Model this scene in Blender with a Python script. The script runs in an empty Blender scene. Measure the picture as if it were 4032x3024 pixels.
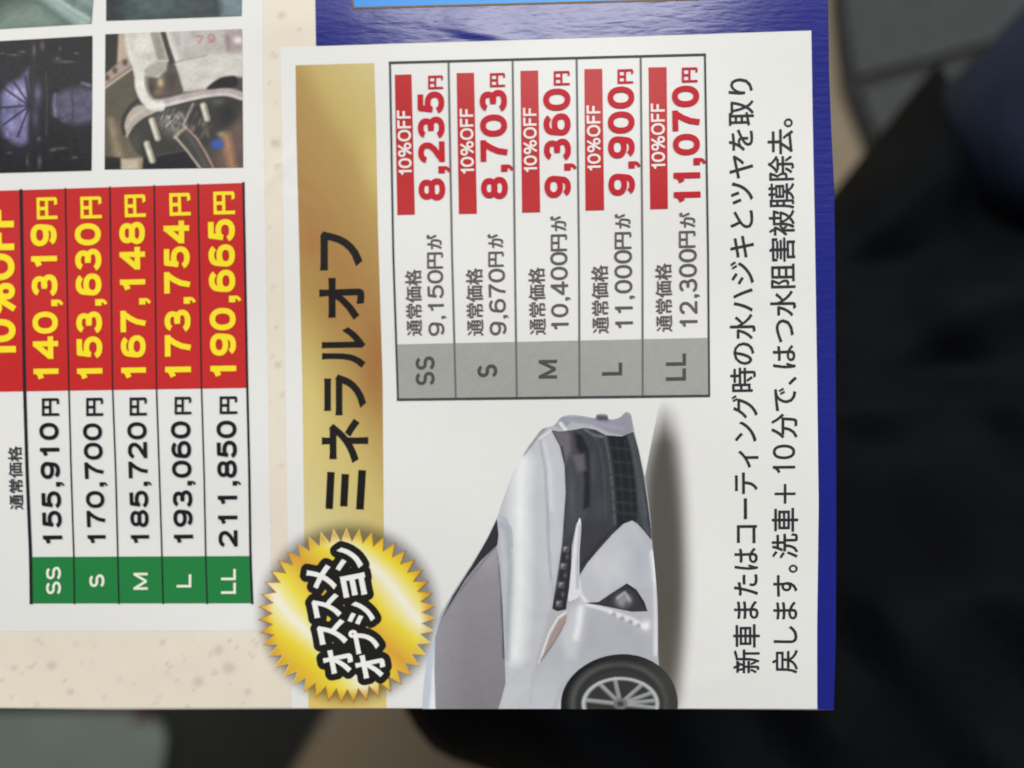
import bpy, math, random
import numpy as np
from mathutils import Vector
from mathutils.geometry import delaunay_2d_cdt

SC = bpy.context.scene
COL = SC.collection

# ------------------------------------------------------------------ camera, world, lamps, exposure
CAM_Z, LENS = 0.90, 30.0
FOV = 36.0 / LENS                      # frame width per metre of distance
cam_d = bpy.data.cameras.new('camera')
cam = bpy.data.objects.new('camera', cam_d); COL.objects.link(cam)
cam.location = (0, 0, CAM_Z); cam.rotation_euler = (0, 0, 0)
cam_d.sensor_width = 36; cam_d.lens = LENS
cam_d.clip_start = 0.01; cam_d.clip_end = 50
cam_d.dof.use_dof = True
cam_d.dof.focus_distance = 0.1585
cam_d.dof.aperture_fstop = 7.0
SC.camera = cam

w = bpy.data.worlds.new('World'); SC.world = w; w.use_nodes = True
bg = w.node_tree.nodes['Background']
bg.inputs[0].default_value = (0.98, 0.99, 1.0, 1); bg.inputs[1].default_value = 0.13

def lamp(name, loc, sx, sy, power, col, target=(0, 0, 0.73)):
    d = bpy.data.lights.new(name, 'AREA'); d.shape = 'RECTANGLE'
    d.size, d.size_y, d.energy, d.color = sx, sy, power, col
    o = bpy.data.objects.new(name, d); COL.objects.link(o); o.location = loc
    o.rotation_euler = (Vector(target) - Vector(loc)).to_track_quat('-Z', 'Y').to_euler()
    return o
lamp('ceiling_lamp', (0.02, 1.18, 2.75), 0.80, 0.62, 32, (1.0, 0.99, 0.96), (0.02, 1.18, 0))
lamp('ceiling_lamp', (-1.6, 1.7, 2.75), 0.9, 0.9, 30.5, (0.985, 0.995, 0.99))
lamp('ceiling_lamp', (1.8, 1.7, 2.75), 0.9, 0.9, 30.5, (0.985, 0.995, 0.99))

SC.view_settings.view_transform = 'Standard'
SC.view_settings.look = 'None'
SC.view_settings.exposure = 0
SC.view_settings.gamma = 1
SC.view_settings.use_curve_mapping = False
SC.cycles.use_denoising = True
SC.cycles.max_bounces = 6

# ------------------------------------------------------------------ helpers
def lin(c):
    c = np.asarray(c, float) / 255.0
    return np.where(c <= 0.04045, c / 12.92, ((c + 0.055) / 1.055) ** 2.4)

def wpt(px, py, z):
    """photo pixel (4032 x 3024) -> point at height z"""
    s = FOV * (CAM_Z - z) / 4032
    return Vector(((px - 2016) * s, -(py - 1512) * s, z))

def vnoise(x, y, seed=0):
    """smooth value noise, vectorised"""
    xi, yi = np.floor(x).astype(int), np.floor(y).astype(int)
    fx, fy = x - xi, y - yi
    fx, fy = fx * fx * (3 - 2 * fx), fy * fy * (3 - 2 * fy)
    def h(a, b):
        n = np.sin(a * 127.1 + b * 311.7 + seed * 74.7) * 43758.5453
        return n - np.floor(n)
    return (h(xi, yi) * (1 - fx) + h(xi + 1, yi) * fx) * (1 - fy) + (h(xi, yi + 1) * (1 - fx) + h(xi + 1, yi + 1) * fx) * fy

Z0 = 0.73
def sheet_z(x, y):
    """height of the held paper: gentle bow, ripples and one small crease (metres, paper plane)"""
    z = Z0 + 0.03 * x + 0.10 * (x + 0.02) ** 2 - 0.05 * y * y
    z = z + 0.0011 * np.sin(x * 38 + y * 9 + 0.6) * np.exp(-((y - 0.0) / 0.09) ** 2)
    z = z + 0.00055 * np.exp(-((y + 0.018 + 0.10 * (x + 0.07)) / 0.012) ** 2) / (1 + np.exp((x + 0.045) / 0.010))
    z = z + 0.00035 * np.sin(x * 75 - y * 48 + 2.0) + 0.0002 * np.sin(y * 140 + x * 60)
    # soft fold at the left, and small handling creases
    z = z - 0.0006 * np.log1p(np.exp(np.clip(-(x + 0.079) / 0.004, -30, 30))) * 0.2
    for cx, cy, ang, L, wd, a in ((-0.0475, 0.0425, 0.9, 0.007, 0.0012, 0.00016), (-0.044, 0.0400, -0.5, 0.004, 0.0009, -0.00008), (0.016, 0.0500, 0.4, 0.010, 0.0020, 0.00010), (0.052, 0.0150, -0.9, 0.012, 0.0022, 0.00012),
                                  (-0.012, -0.0050, 1.2, 0.014, 0.0026, 0.00012), (0.030, -0.060, 0.2, 0.016, 0.0030, 0.00014), (-0.083, -0.022, 1.0, 0.012, 0.0026, 0.00014), (-0.060, -0.052, 0.5, 0.012, 0.0026, 0.00012)):
        u = (x - cx) * math.cos(ang) + (y - cy) * math.sin(ang)
        v = -(x - cx) * math.sin(ang) + (y - cy) * math.cos(ang)
        z = z + a * np.exp(-(u / L) ** 2 - (v / wd) ** 2)
    # crumple near the upper edge
    for cx, cy, ang, L, lo, up, a in ((-0.0074, 0.0702, -0.20, 0.0062, 0.0013, 0.0060, 0.00024), (-0.030, 0.0735, 0.10, 0.016, 0.004, 0.004, 0.00010),
                                      (-0.048, 0.0715, 0.3, 0.008, 0.003, 0.004, 0.00006), (0.004, 0.0725, -0.5, 0.006, 0.002, 0.003, 0.00007),
                                      (0.018, 0.0728, 0.06, 0.013, 0.003, 0.005, 0.00012), (0.030, 0.0700, -0.1, 0.010, 0.003, 0.004, 0.00007)):
        u = (x - cx) * math.cos(ang) + (y - cy) * math.sin(ang)
        v = -(x - cx) * math.sin(ang) + (y - cy) * math.cos(ang)
        z = z + a * np.exp(-(u / L) ** 2 - (v / np.where(v < 0, lo, up)) ** 2)
    return z

LAY = 4.5e-5
def on_sheet(px, py, layer=0.0):
    px, py = np.asarray(px, float), np.asarray(py, float)
    z = np.full(px.shape, Z0)
    for _ in range(6):
        s = FOV * (CAM_Z - z) / 4032
        z = sheet_z((px - 2016) * s, -(py - 1512) * s)
    s = FOV * (CAM_Z - z) / 4032
    return np.stack([(px - 2016) * s, -(py - 1512) * s, z + layer * LAY], -1)

def new_obj(name, me, parent=None, mat=None):
    o = bpy.data.objects.new(name, me); COL.objects.link(o)
    if parent is not None: o.parent = parent
    if mat is not None and me is not None: me.materials.append(mat)
    return o

def tag(o, label=None, cat=None, group=None, kind=None):
    if label: o['label'] = label
    if cat: o['category'] = cat
    if group: o['group'] = group
    if kind: o['kind'] = kind
    return o

def catmull(pts, n=6, closed=True):
    p = np.asarray(pts, float); N = len(p); out = []
    rng = range(N) if closed else range(N - 1)
    for i in rng:
        if closed: a, b, c, d = p[i - 1], p[i], p[(i + 1) % N], p[(i + 2) % N]
        else: a, b, c, d = p[max(i - 1, 0)], p[i], p[i + 1], p[min(i + 2, N - 1)]
        for k in range(n):
            t = k / n
            out.append(0.5 * ((2 * b) + (c - a) * t + (2 * a - 5 * b + 4 * c - d) * t * t + (3 * b - a - 3 * c + d) * t ** 3))
    if not closed: out.append(p[-1])
    return np.array(out)

def poly_sd(X, Y, pts):
    """signed distance, negative inside"""
    pts = np.asarray(pts, float); d2 = np.full(X.shape, 1e18); ins = np.zeros(X.shape, bool)
    for i in range(len(pts)):
        ax, ay = pts[i - 1]; bx, by = pts[i]
        ex, ey = bx - ax, by - ay; L = ex * ex + ey * ey + 1e-12
        t = np.clip(((X - ax) * ex + (Y - ay) * ey) / L, 0, 1)
        d2 = np.minimum(d2, (X - ax - t * ex) ** 2 + (Y - ay - t * ey) ** 2)
        c = (ay > Y) != (by > Y)
        ins ^= c & (X < ex * (Y - ay) / (ey if abs(ey) > 1e-12 else 1e-12) + ax)
    d = np.sqrt(d2)
    return np.where(ins, -d, d)

def line_d(X, Y, pts):
    d2 = np.full(X.shape, 1e18)
    for (ax, ay), (bx, by) in zip(pts[:-1], pts[1:]):
        ex, ey = bx - ax, by - ay; L = ex * ex + ey * ey + 1e-12
        t = np.clip(((X - ax) * ex + (Y - ay) * ey) / L, 0, 1)
        d2 = np.minimum(d2, (X - ax - t * ex) ** 2 + (Y - ay - t * ey) ** 2)
    return np.sqrt(d2)

PF = [1.0]                               # print softness
class Print:
    """inks laid over one another on a set of points (sRGB 0-255)"""
    def __init__(s, X, Y, base):
        s.X, s.Y = X, Y; s.c = np.tile(np.asarray(base, float), (len(X), 1))
    def mix(s, m, col):
        col = np.asarray(col, float); m = np.clip(m, 0, 1)[:, None]
        s.c = s.c * (1 - m) + col * m; return s
    def poly(s, pts, col, f=6, a=1.0):
        return s.mix(a * np.clip(0.5 - poly_sd(s.X, s.Y, pts) / (f * PF[0]), 0, 1), col)
    def line(s, pts, wd, col, f=4, a=1.0):
        return s.mix(a * np.clip(0.5 - (line_d(s.X, s.Y, pts) - wd / 2) / (f * PF[0]), 0, 1), col)
    def blob(s, cx, cy, rx, ry, col, a=1.0, p=2):
        r = ((s.X - cx) / rx) ** 2 + ((s.Y - cy) / ry) ** 2
        return s.mix(a * np.exp(-r ** (p / 2)), col)
    def disc(s, cx, cy, rx, ry, col, f=0.05, a=1.0):
        r = np.sqrt(((s.X - cx) / rx) ** 2 + ((s.Y - cy) / ry) ** 2)
        return s.mix(a * np.clip(0.5 - (r - 1) / f, 0, 1), col)
    def grain(s, sx, sy, amp, seed=0):
        s.c = np.clip(s.c * (1 + amp * (vnoise(s.X / sx, s.Y / sy, seed)[:, None] - 0.5) * 2), 0, 255); return s

def ramp(t, stops):
    xs = [a for a, _ in stops]; cs = np.array([c for _, c in stops], float)
    return np.stack([np.interp(t, xs, cs[:, k]) for k in range(3)], -1)

def colour_mesh(me, rgb, alpha=None):
    a = me.color_attributes.new('ink', 'FLOAT_COLOR', 'POINT')
    n = len(me.vertices); buf = np.ones((n, 4)); buf[:, :3] = lin(np.broadcast_to(rgb, (n, 3)))
    if alpha is not None: buf[:, 3] = alpha
    a.data.foreach_set('color', buf.astype(np.float32).ravel())

def resample(pts, sp):
    out = []
    for i in range(len(pts)):
        a, b = np.asarray(pts[i], float), np.asarray(pts[(i + 1) % len(pts)], float)
        n = max(1, int(np.linalg.norm(b - a) / sp + 0.5))
        for k in range(n): out.append(a + (b - a) * k / n)
    return np.array(out)

def shape(name, parent, pts, paint, layer, mat, sp=20, frame=None, alpha=None, smooth=0):
    """a printed patch: outline filled with a fine mesh that lies on the curved sheet"""
    if smooth: pts = catmull(pts, smooth)
    out = resample(pts, sp)
    x0, y0 = out.min(0); x1, y1 = out.max(0)
    gx, gy = np.meshgrid(np.arange(x0 + sp / 2, x1, sp), np.arange(y0 + sp / 2, y1, sp))
    gx, gy = gx.ravel(), gy.ravel()
    if len(gx):
        k = poly_sd(gx, gy, out) < -0.35 * sp
        gx, gy = gx[k], gy[k]
    P = np.concatenate([out, np.stack([gx, gy], -1)]); n = len(out)
    v, e, f, *_ = delaunay_2d_cdt([Vector(p) for p in P], [(i, (i + 1) % n) for i in range(n)], [], 1, 1e-5)
    V = np.array([(q.x, q.y) for q in v])
    px, py = (V[:, 0], V[:, 1]) if frame is None else frame(V[:, 0], V[:, 1])
    W = on_sheet(px, py, layer)
    F = []
    for t in f:                                            # keep every face turned up
        a, b, c = W[t[0]], W[t[1]], W[t[2]]
        F.append(t if (b[0]-a[0])*(c[1]-a[1]) - (b[1]-a[1])*(c[0]-a[0]) > 0 else t[::-1])
    me = bpy.data.meshes.new(name); me.from_pydata(W.tolist(), [], F)
    me.shade_smooth()
    rgb = paint(V[:, 0], V[:, 1]) if callable(paint) else np.asarray(paint, float)
    if isinstance(rgb, Print): rgb = rgb.c
    colour_mesh(me, rgb, None if alpha is None else alpha(V[:, 0], V[:, 1]))
    return new_obj(name, me, parent, mat)

def stroke_mesh(name, parent, lines, col, mat, sp=40):
    """printed rules; lines = [(points, width, layer)]"""
    V, F = [], []
    for pts, wd, layer in lines:
        pts = np.asarray(pts, float); q = []
        for a, b in zip(pts[:-1], pts[1:]):
            n = max(1, int(np.linalg.norm(b - a) / sp))
            for k in range(n): q.append(a + (b - a) * k / n)
        q.append(pts[-1]); q = np.array(q)
        t = np.gradient(q, axis=0); t /= np.linalg.norm(t, axis=1)[:, None]
        nrm = np.stack([-t[:, 1], t[:, 0]], -1) * wd / 2
        L, R = on_sheet(*(q + nrm).T, layer), on_sheet(*(q - nrm).T, layer)
        b0 = len(V)
        for i in range(len(q)): V += [L[i].tolist(), R[i].tolist()]
        for i in range(len(q) - 1): F.append((b0 + 2*i, b0 + 2*i + 2, b0 + 2*i + 3, b0 + 2*i + 1))
    me = bpy.data.meshes.new(name); me.from_pydata(V, [], F); colour_mesh(me, col)
    for p in me.polygons:
        if p.normal.z < 0: p.flip()
    return new_obj(name, me, parent, mat)

_glyphs = {}
def glyphs(body, offset=0.0, res=3):
    key = (body, offset, res)
    if key not in _glyphs:
        cu = bpy.data.curves.new('lettering', 'FONT'); cu.body = body; cu.size = 1.0
        cu.offset = offset; cu.resolution_u = res; cu.fill_mode = 'FRONT'
        ob = bpy.data.objects.new('lettering', cu); COL.objects.link(ob)
        me = ob.to_mesh()
        V = np.array([(q.co.x, q.co.y) for q in me.vertices]).reshape(-1, 2)
        F = [tuple(p.vertices) for p in me.polygons]
        ob.to_mesh_clear(); bpy.data.objects.remove(ob); bpy.data.curves.remove(cu)
        _glyphs[key] = (V, F)
    return _glyphs[key]

def row_slope(y):                       # how the print's rows run across the picture
    return -0.034 + 0.034 * np.clip(y / 2790, 0, 1)

def text_verts(body, q, bold=0.0):
    """q = (y_start, y_end, cap_x, base_x [, cap_x_end, base_x_end]): lettering that runs up the picture"""
    V, F = glyphs(body, bold)
    ref = body.replace(',', '').replace('、', '') or body
    R, _ = glyphs(ref, bold)
    x0, x1 = V[:, 0].min(), V[:, 0].max(); y0, y1 = R[:, 1].min(), R[:, 1].max()
    ys, ye, c0, b0 = q[:4]; c1, b1 = q[4:6] if len(q) > 4 else (c0 , b0)
    s = (V[:, 0] - x0) / (x1 - x0); t = (V[:, 1] - y0) / (y1 - y0)
    base, cap = b0 + (b1 - b0) * s, c0 + (c1 - c0) * s
    X = base + (cap - base) * t
    Y = ys + (ye - ys) * s
    Y = Y + row_slope(Y) * (X - (b0 + c0) / 2)
    return X, Y, F

def arc(cx, cy, rx, ry, a0, a1, n=None, p=2.25):
    n = n or max(5, int(abs(a1 - a0) / 11)); out = []
    for k in range(n + 1):
        a = math.radians(a0 + (a1 - a0) * k / n); c, s = math.cos(a), math.sin(a)
        out.append((cx + rx * math.copysign(abs(c) ** (2 / p), c), cy + ry * math.copysign(abs(s) ** (2 / p), s)))
    return out
# skeletons in a unit box: (strokes, advance, ink start, ink width); a stroke = (points, extend_start, extend_end)
SIX = [(arc(.52, .69, .47, .31, 28, 180) + [(.02, .5), (0, .31)], 0, 0), (arc(.5, .31, .5, .31, 180, -180), 0, 0)]
NINE = [([(1 - x, 1 - y) for x, y in q], a, b) for q, a, b in SIX]
SKEL = {
 '0': ([(arc(.5, .5, .5, .5, 90, 450), 0, 0)], 1, .06, .88),
 '1': ([([(.92, 1), (.92, 0)], 1, 1), ([(.92, .97), (.62, .83), (.10, .74)], 0, 0)], 1, .13, .56),
 '2': ([(arc(.49, .70, .47, .30, 172, -25) + [(.70, .36), (.32, .17), (.06, .01)], 0, 0), ([(0, 0), (1, 0)], .6, 1)], 1, .06, .86),
 '3': ([(arc(.47, .745, .44, .255, 165, -90) , 0, 0), (arc(.48, .26, .52, .27, 92, -165), 0, 0), ([(.30, .51), (.52, .51)], 0, 0)], 1, .06, .86),
 '4': ([([(.70, 1), (0, .28)], .5, .2), ([(0, .25), (1, .25)], .8, 1), ([(.73, 1), (.73, 0)], 1, 1)], 1, .03, .92),
 '5': ([([(.17, 1), (.95, 1)], .5, .4), ([(.17, 1), (.08, .46)], .6, .3), (arc(.48, .32, .52, .33, 150, -162), 0, 0)], 1, .06, .87),
 '6': (SIX, 1, .06, .88), '9': (NINE, 1, .06, .88),
 '7': ([([(0, 1), (1, 1)], 1, 1), ([(.98, .97), (.68, .64), (.48, .32), (.40, 0)], 0, 1)], 1, .07, .85),
 '8': ([(arc(.5, .745, .44, .255, 90, 450), 0, 0), (arc(.5, .26, .5, .26, 90, 450), 0, 0)], 1, .06, .88),
 ',': ([([(0, 0), (0, 0)], 0, 0), ([(0, 0), (0, 0)], 0, 0)], .5, .06, .38),
 '%': ([(arc(.20, .76, .20, .24, 90, 450), 0, 0), (arc(.80, .24, .20, .24, 90, 450), 0, 0), ([(.80, 1), (.20, 0)], 1, 1)], 1.35, .05, 1.25),
 'O': ([(arc(.5, .5, .5, .5, 90, 450), 0, 0)], 1.12, .05, 1.02),
 'F': ([([(0, 0), (0, 1)], 1, 1), ([(0, 1), (1, 1)], .5, 1), ([(0, .50), (.88, .50)], .5, 1)], .86, .07, .72),
 'S': ([(arc(.5, .745, .45, .255, 22, 262) + arc(.5, .255, .5, .255, 80, -162), 0, 0)], 1.0, .06, .88),
 'M': ([([(0, 0), (0, 1)], 1, 1), ([(1, 0), (1, 1)], 1, 1), ([(.02, 1), (.5, .02)], .4, .2), ([(.98, 1), (.5, .02)], .4, .2)], 1.15, .06, 1.0),
 'L': ([([(0, 1), (0, 0)], 1, 1), ([(0, 0), (1, 0)], .5, 1)], .86, .07, .70),
}
def stroke_text(body, q, wt, layer, tight1=1.0):
    """lettering drawn as pen strokes of even weight; wt = stroke / letter height"""
    ys, ye, c0, b0 = q[:4]; c1, b1 = q[4:6] if len(q) > 4 else (c0, b0)
    adv, cur = [], 0.0
    for i, ch in enumerate(body):
        _, a, off, wd = SKEL[ch]
        if ch == '1' and tight1 != 1.0:
            adv.append((cur + off * tight1, wd)); cur += a * tight1
        else:
            adv.append((cur + off, wd)); cur += a
    x0 = adv[0][0]; x1 = adv[-1][0] + adv[-1][1]
    Lr, Hh = abs(ye - ys), abs(b0 - c0)
    hw = wt * Hh / 2; V, F = [], []
    for ch, (xs, wd) in zip(body, adv):
        gx0 = (xs - x0) / (x1 - x0) * Lr; gw = wd / (x1 - x0) * Lr
        hs = hw * (0.92 if ch in '%' else 1.0)
        for k, (pts, e0, e1) in enumerate(SKEL[ch][0]):
            P = np.array(pts, float)
            P = np.stack([gx0 + hs + P[:, 0] * max(gw - 2 * hs, 0.1), hs + P[:, 1] * (Hh - 2 * hs)], -1)
            hs2 = hs
            if ch == ',':
                c = gx0 + gw * .5 + hs * .3
                P = np.array([(c, 2.3 * hs), (c, 0)]) if k == 0 else np.array([(c + .70 * hs, .2 * hs), (c + .55 * hs, -.6 * hs), (c + .05 * hs, -1.2 * hs), (c - .7 * hs, -1.6 * hs)])
                hs2 = 1.2 * hs if k == 0 else 0.55 * hs
                pts, e0, e1 = P, 0, 0
            d = P[1] - P[0]
            if e0: P[0] = P[0] - d / np.linalg.norm(d) * hs * e0
            d = P[-1] - P[-2]
            if e1: P[-1] = P[-1] + d / np.linalg.norm(d) * hs * e1
            closed = np.linalg.norm(P[0] - P[-1]) < 1e-6
            seg = np.diff(P, axis=0); seg /= np.linalg.norm(seg, axis=1)[:, None]
            sn = np.stack([-seg[:, 1], seg[:, 0]], -1)
            nn = np.zeros_like(P)
            for i in range(len(P)):
                if i == 0: a, b = (sn[-1], sn[0]) if closed else (sn[0], sn[0])
                elif i == len(P) - 1: a, b = (sn[-1], sn[0]) if closed else (sn[-1], sn[-1])
                else: a, b = sn[i - 1], sn[i]
                m = a + b; m /= np.linalg.norm(m); nn[i] = m / max(0.5, m @ a)
            A, B = P + nn * hs2, P - nn * hs2
            pts2 = np.concatenate([A, B]); n = len(P)
            s_, t_ = pts2[:, 0] / Lr, pts2[:, 1] / Hh
            base, cap = b0 + (b1 - b0) * s_, c0 + (c1 - c0) * s_
            X = base + (cap - base) * t_; Y = ys + (ye - ys) * s_
            Y = Y + row_slope(Y) * (X - (b0 + c0) / 2)
            W = on_sheet(X, Y, layer + 0.11 * k); o = len(V)
            V += W.tolist(); F += [(o + i, o + i + 1, o + n + i + 1, o + n + i) for i in range(n - 1)]
    return V, F

def lettering(name, parent, items, col, layer, mat, label=None):
    """items = [(string, quad, weight)] joined into one printed line; weight over 0.1 = drawn strokes"""
    V, F = [], []
    for body, q, bold in items:
        b = len(V)
        if bold > 0.1:
            W, f = stroke_text(body, q, bold, layer, 0.8 if body.startswith('11,0') and bold > .18 else (0.72 if '%' in body else 1.0))
            V += W
        else:
            fat = -bold if bold < 0 else 0
            X, Y, f = text_verts(body, q, 0.003 if fat else bold)
            V += on_sheet(X, Y, layer).tolist()
            f0, n0 = list(f), len(X); f = list(f)
            for k, (ax, ay) in enumerate(((1, 0), (-1, 0), (0, 1), (0, -1)) if fat else ()):
                V += on_sheet(X + ax * fat, Y + ay * fat, layer + 0.12 * (k + 1)).tolist()
                f += [tuple((k + 1) * n0 + i for i in t) for t in f0]
        F += [tuple(b + i for i in t) for t in f]
    me = bpy.data.meshes.new(name); me.from_pydata(V, [], F); colour_mesh(me, col)
    for p in me.polygons:
        if p.normal.z < 0: p.flip()
    o = new_obj(name, me, parent, mat)
    if label: o['label'] = label
    return o

# ------------------------------------------------------------------ materials
def N(nt, kind, **kw):
    n = nt.nodes.new(kind)
    for k, v in kw.items(): setattr(n, k, v)
    return n

def ink(name, rough=0.42, spec=0.5, bump=0.12, mottle=0.03, soft=False, gx=650, gy=2100):
    m = bpy.data.materials.new(name); m.use_nodes = True; nt = m.node_tree
    b = nt.nodes['Principled BSDF']; out = nt.nodes['Material Output']
    at = N(nt, 'ShaderNodeAttribute', attribute_name='ink')
    tc = N(nt, 'ShaderNodeTexCoord')
    nz = N(nt, 'ShaderNodeTexNoise'); nz.inputs['Scale'].default_value = 420; nz.inputs['Detail'].default_value = 4
    nt.links.new(tc.outputs['Object'], nz.inputs['Vector'])
    mr = N(nt, 'ShaderNodeMapRange'); mr.inputs[3].default_value = 1 - mottle; mr.inputs[4].default_value = 1 + mottle
    nt.links.new(nz.outputs[0], mr.inputs[0])
    mx = N(nt, 'ShaderNodeVectorMath', operation='MULTIPLY')
    nt.links.new(at.outputs['Color'], mx.inputs[0]); nt.links.new(mr.outputs[0], mx.inputs[1])
    nt.links.new(mx.outputs[0], b.inputs['Base Color'])
    b.inputs['Roughness'].default_value = rough
    b.inputs['Specular IOR Level'].default_value = spec
    mp = N(nt, 'ShaderNodeMapping'); mp.inputs['Scale'].default_value = (gx, gy, 900)
    nt.links.new(tc.outputs['Object'], mp.inputs['Vector'])
    fn = N(nt, 'ShaderNodeTexNoise'); fn.inputs['Scale'].default_value = 1.0; fn.inputs['Detail'].default_value = 6
    nt.links.new(mp.outputs[0], fn.inputs['Vector'])
    bp = N(nt, 'ShaderNodeBump'); bp.inputs['Strength'].default_value = bump; bp.inputs['Distance'].default_value = 0.0002
    nt.links.new(fn.outputs[0], bp.inputs['Height']); nt.links.new(bp.outputs[0], b.inputs['Normal'])
    if soft:
        nt.links.new(at.outputs['Alpha'], b.inputs['Alpha'])
    return m

M_PAPER = ink('coated_paper', 0.42, 0.22, 0.10, 0.015)
M_INK = ink('printed_ink', 0.40, 0.22, 0.10, 0.03)
M_BLUE = ink('glossy_blue_ink', 0.23, 0.42, 0.40, 0.03, gx=260, gy=1000)
M_PHOTO = ink('printed_picture', 0.40, 0.22, 0.10, 0.05)
M_TEXT = ink('lettering_ink', 0.5, 0.16, 0.05, 0.03)
M_SOFT = ink('soft_shadow_ink', 0.5, 0.2, 0.05, 0.0, soft=True)

def plain(name, col, rough=0.6, scale=40, var=0.15, spec=0.3, bump=0.0, bscale=200):
    m = bpy.data.materials.new(name); m.use_nodes = True; nt = m.node_tree
    b = nt.nodes['Principled BSDF']; c = lin(col)
    tc = N(nt, 'ShaderNodeTexCoord'); nz = N(nt, 'ShaderNodeTexNoise')
    nz.inputs['Scale'].default_value = scale; nz.inputs['Detail'].default_value = 5
    nt.links.new(tc.outputs['Object'], nz.inputs['Vector'])
    cr = N(nt, 'ShaderNodeValToRGB')
    cr.color_ramp.elements[0].position = 0.3; cr.color_ramp.elements[1].position = 0.7
    cr.color_ramp.elements[0].color = (*(c * (1 - var)), 1); cr.color_ramp.elements[1].color = (*(c * (1 + var)), 1)
    nt.links.new(nz.outputs[0], cr.inputs[0]); nt.links.new(cr.outputs[0], b.inputs['Base Color'])
    b.inputs['Roughness'].default_value = rough; b.inputs['Specular IOR Level'].default_value = spec
    if bump:
        n2 = N(nt, 'ShaderNodeTexNoise'); n2.inputs['Scale'].default_value = bscale
        nt.links.new(tc.outputs['Object'], n2.inputs['Vector'])
        bp = N(nt, 'ShaderNodeBump'); bp.inputs['Strength'].default_value = bump; bp.inputs['Distance'].default_value = 0.002
        nt.links.new(n2.outputs[0], bp.inputs['Height']); nt.links.new(bp.outputs[0], b.inputs['Normal'])
    return m

# ------------------------------------------------------------------ setting: floor
me = bpy.data.meshes.new('floor')
me.from_pydata([(-4, -4, 0), (4, -4, 0), (4, 4, 0), (-4, 4, 0)], [], [(0, 1, 2, 3)])
floor = new_obj('floor', me, None, plain('floor_vinyl', (138, 124, 101), 0.55, 6, 0.10))
tag(floor, kind='structure')

def slab(name, parent, pts, z0, z1, mat, round_n=0):
    """a flat piece with thickness; outline given as picture points at its top"""
    if round_n: pts = catmull(pts, round_n)
    P = [wpt(x, y, z1) for x, y in pts]; n = len(P)
    if sum(P[i].x * P[(i+1) % n].y - P[(i+1) % n].x * P[i].y for i in range(n)) < 0: P = P[::-1]
    V = [(p.x, p.y, z1) for p in P] + [(p.x, p.y, z0) for p in P]
    F = [tuple(range(n)), tuple(range(2*n - 1, n - 1, -1))] + [(i, n + i, n + (i+1) % n, (i+1) % n) for i in range(n)]
    m = bpy.data.meshes.new(name); m.from_pydata(V, [], F)
    o = new_obj(name, m, parent, mat)
    return o

m_edge = plain('black_rubber', (34, 34, 32), 0.6, 30, 0.1)
m_greygreen = plain('grey_green_vinyl', (118, 126, 118), 0.5, 14, 0.08)
m_grey = plain('grey_carpet', (74, 77, 77), 0.85, 60, 0.12, bump=0.3)

mat_a = new_obj('floor_mat', None)
tag(mat_a, 'grey-green mat with black edging, below the bottom left of the flyer', 'mat')
mat_a.location = wpt(300, 2950, 0); bpy.context.view_layer.update()
def keep(o, p):
    o.matrix_parent_inverse = p.matrix_world.inverted(); return o
keep(slab('border', mat_a, [(-900, 2450), (1330, 2450), (1410, 2560), (1150, 3010), (900, 3420), (-900, 3420)], 0.0, 0.008, m_edge), mat_a)
keep(slab('panel', mat_a, [(-700, 2815), (-300, 2812), (100, 2812), (480, 2815), (600, 2840), (648, 2900), (640, 3000), (600, 3200), (560, 3320), (300, 3340), (-300, 3340), (-700, 3340)],
          0.008, 0.018, m_greygreen, 4), mat_a)
st = bpy.data.meshes.new('stain'); V, F = [], []
for cx, cy, r in ((537, 2836, 16), (573, 2829, 19)):
    b = len(V)
    for k in range(14):
        a = k * math.tau / 14; V.append(tuple(wpt(cx + r * math.cos(a), cy + r * 1.05 * math.sin(a), 0.0186)))
    F.append(tuple(range(b + 13, b - 1, -1)))
st.from_pydata(V, [], F)
s_o = keep(new_obj('stain', st, mat_a, plain('red_brown_stain', (84, 44, 40), 0.6)), mat_a)
s_o['label'] = 'two small red-brown spots at the top edge of the mat'

mat_b = new_obj('floor_mat', None)
tag(mat_b, 'dark grey mat with a black seam, beside the navy knee', 'mat')
mat_b.location = wpt(3700, 200, 0); bpy.context.view_layer.update()
keep(slab('border', mat_b, [(3275, -500), (3286, 0), (3303, 181), (3322, 353), (3372, 480), (3420, 600), (3520, 800), (4600, 800), (4600, -500)], 0.0, 0.008, m_edge), mat_b)
keep(slab('panel', mat_b, [(3322, -480), (3326, 0), (3345, 160), (3374, 302), (3670, 226), (4200, 80), (4500, 0), (4500, -480)], 0.008, 0.016, m_grey), mat_b)
keep(slab('panel', mat_b, [(3393, 352), (3680, 274), (4200, 130), (4500, 60), (4500, 740), (3560, 740), (3470, 560), (3425, 450)], 0.008, 0.016, m_grey), mat_b)

# ------------------------------------------------------------------ the person whose lap is under the flyer
m_navy = plain('navy_trouser_cloth', (40, 49, 71), 0.8, 25, 0.25, 0.25, 0.35, 260)
m_coat_shade = plain('black_jacket_and_shade', (8, 11, 15), 0.85, 18, 0.35, 0.12, 0.4, 180)

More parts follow.
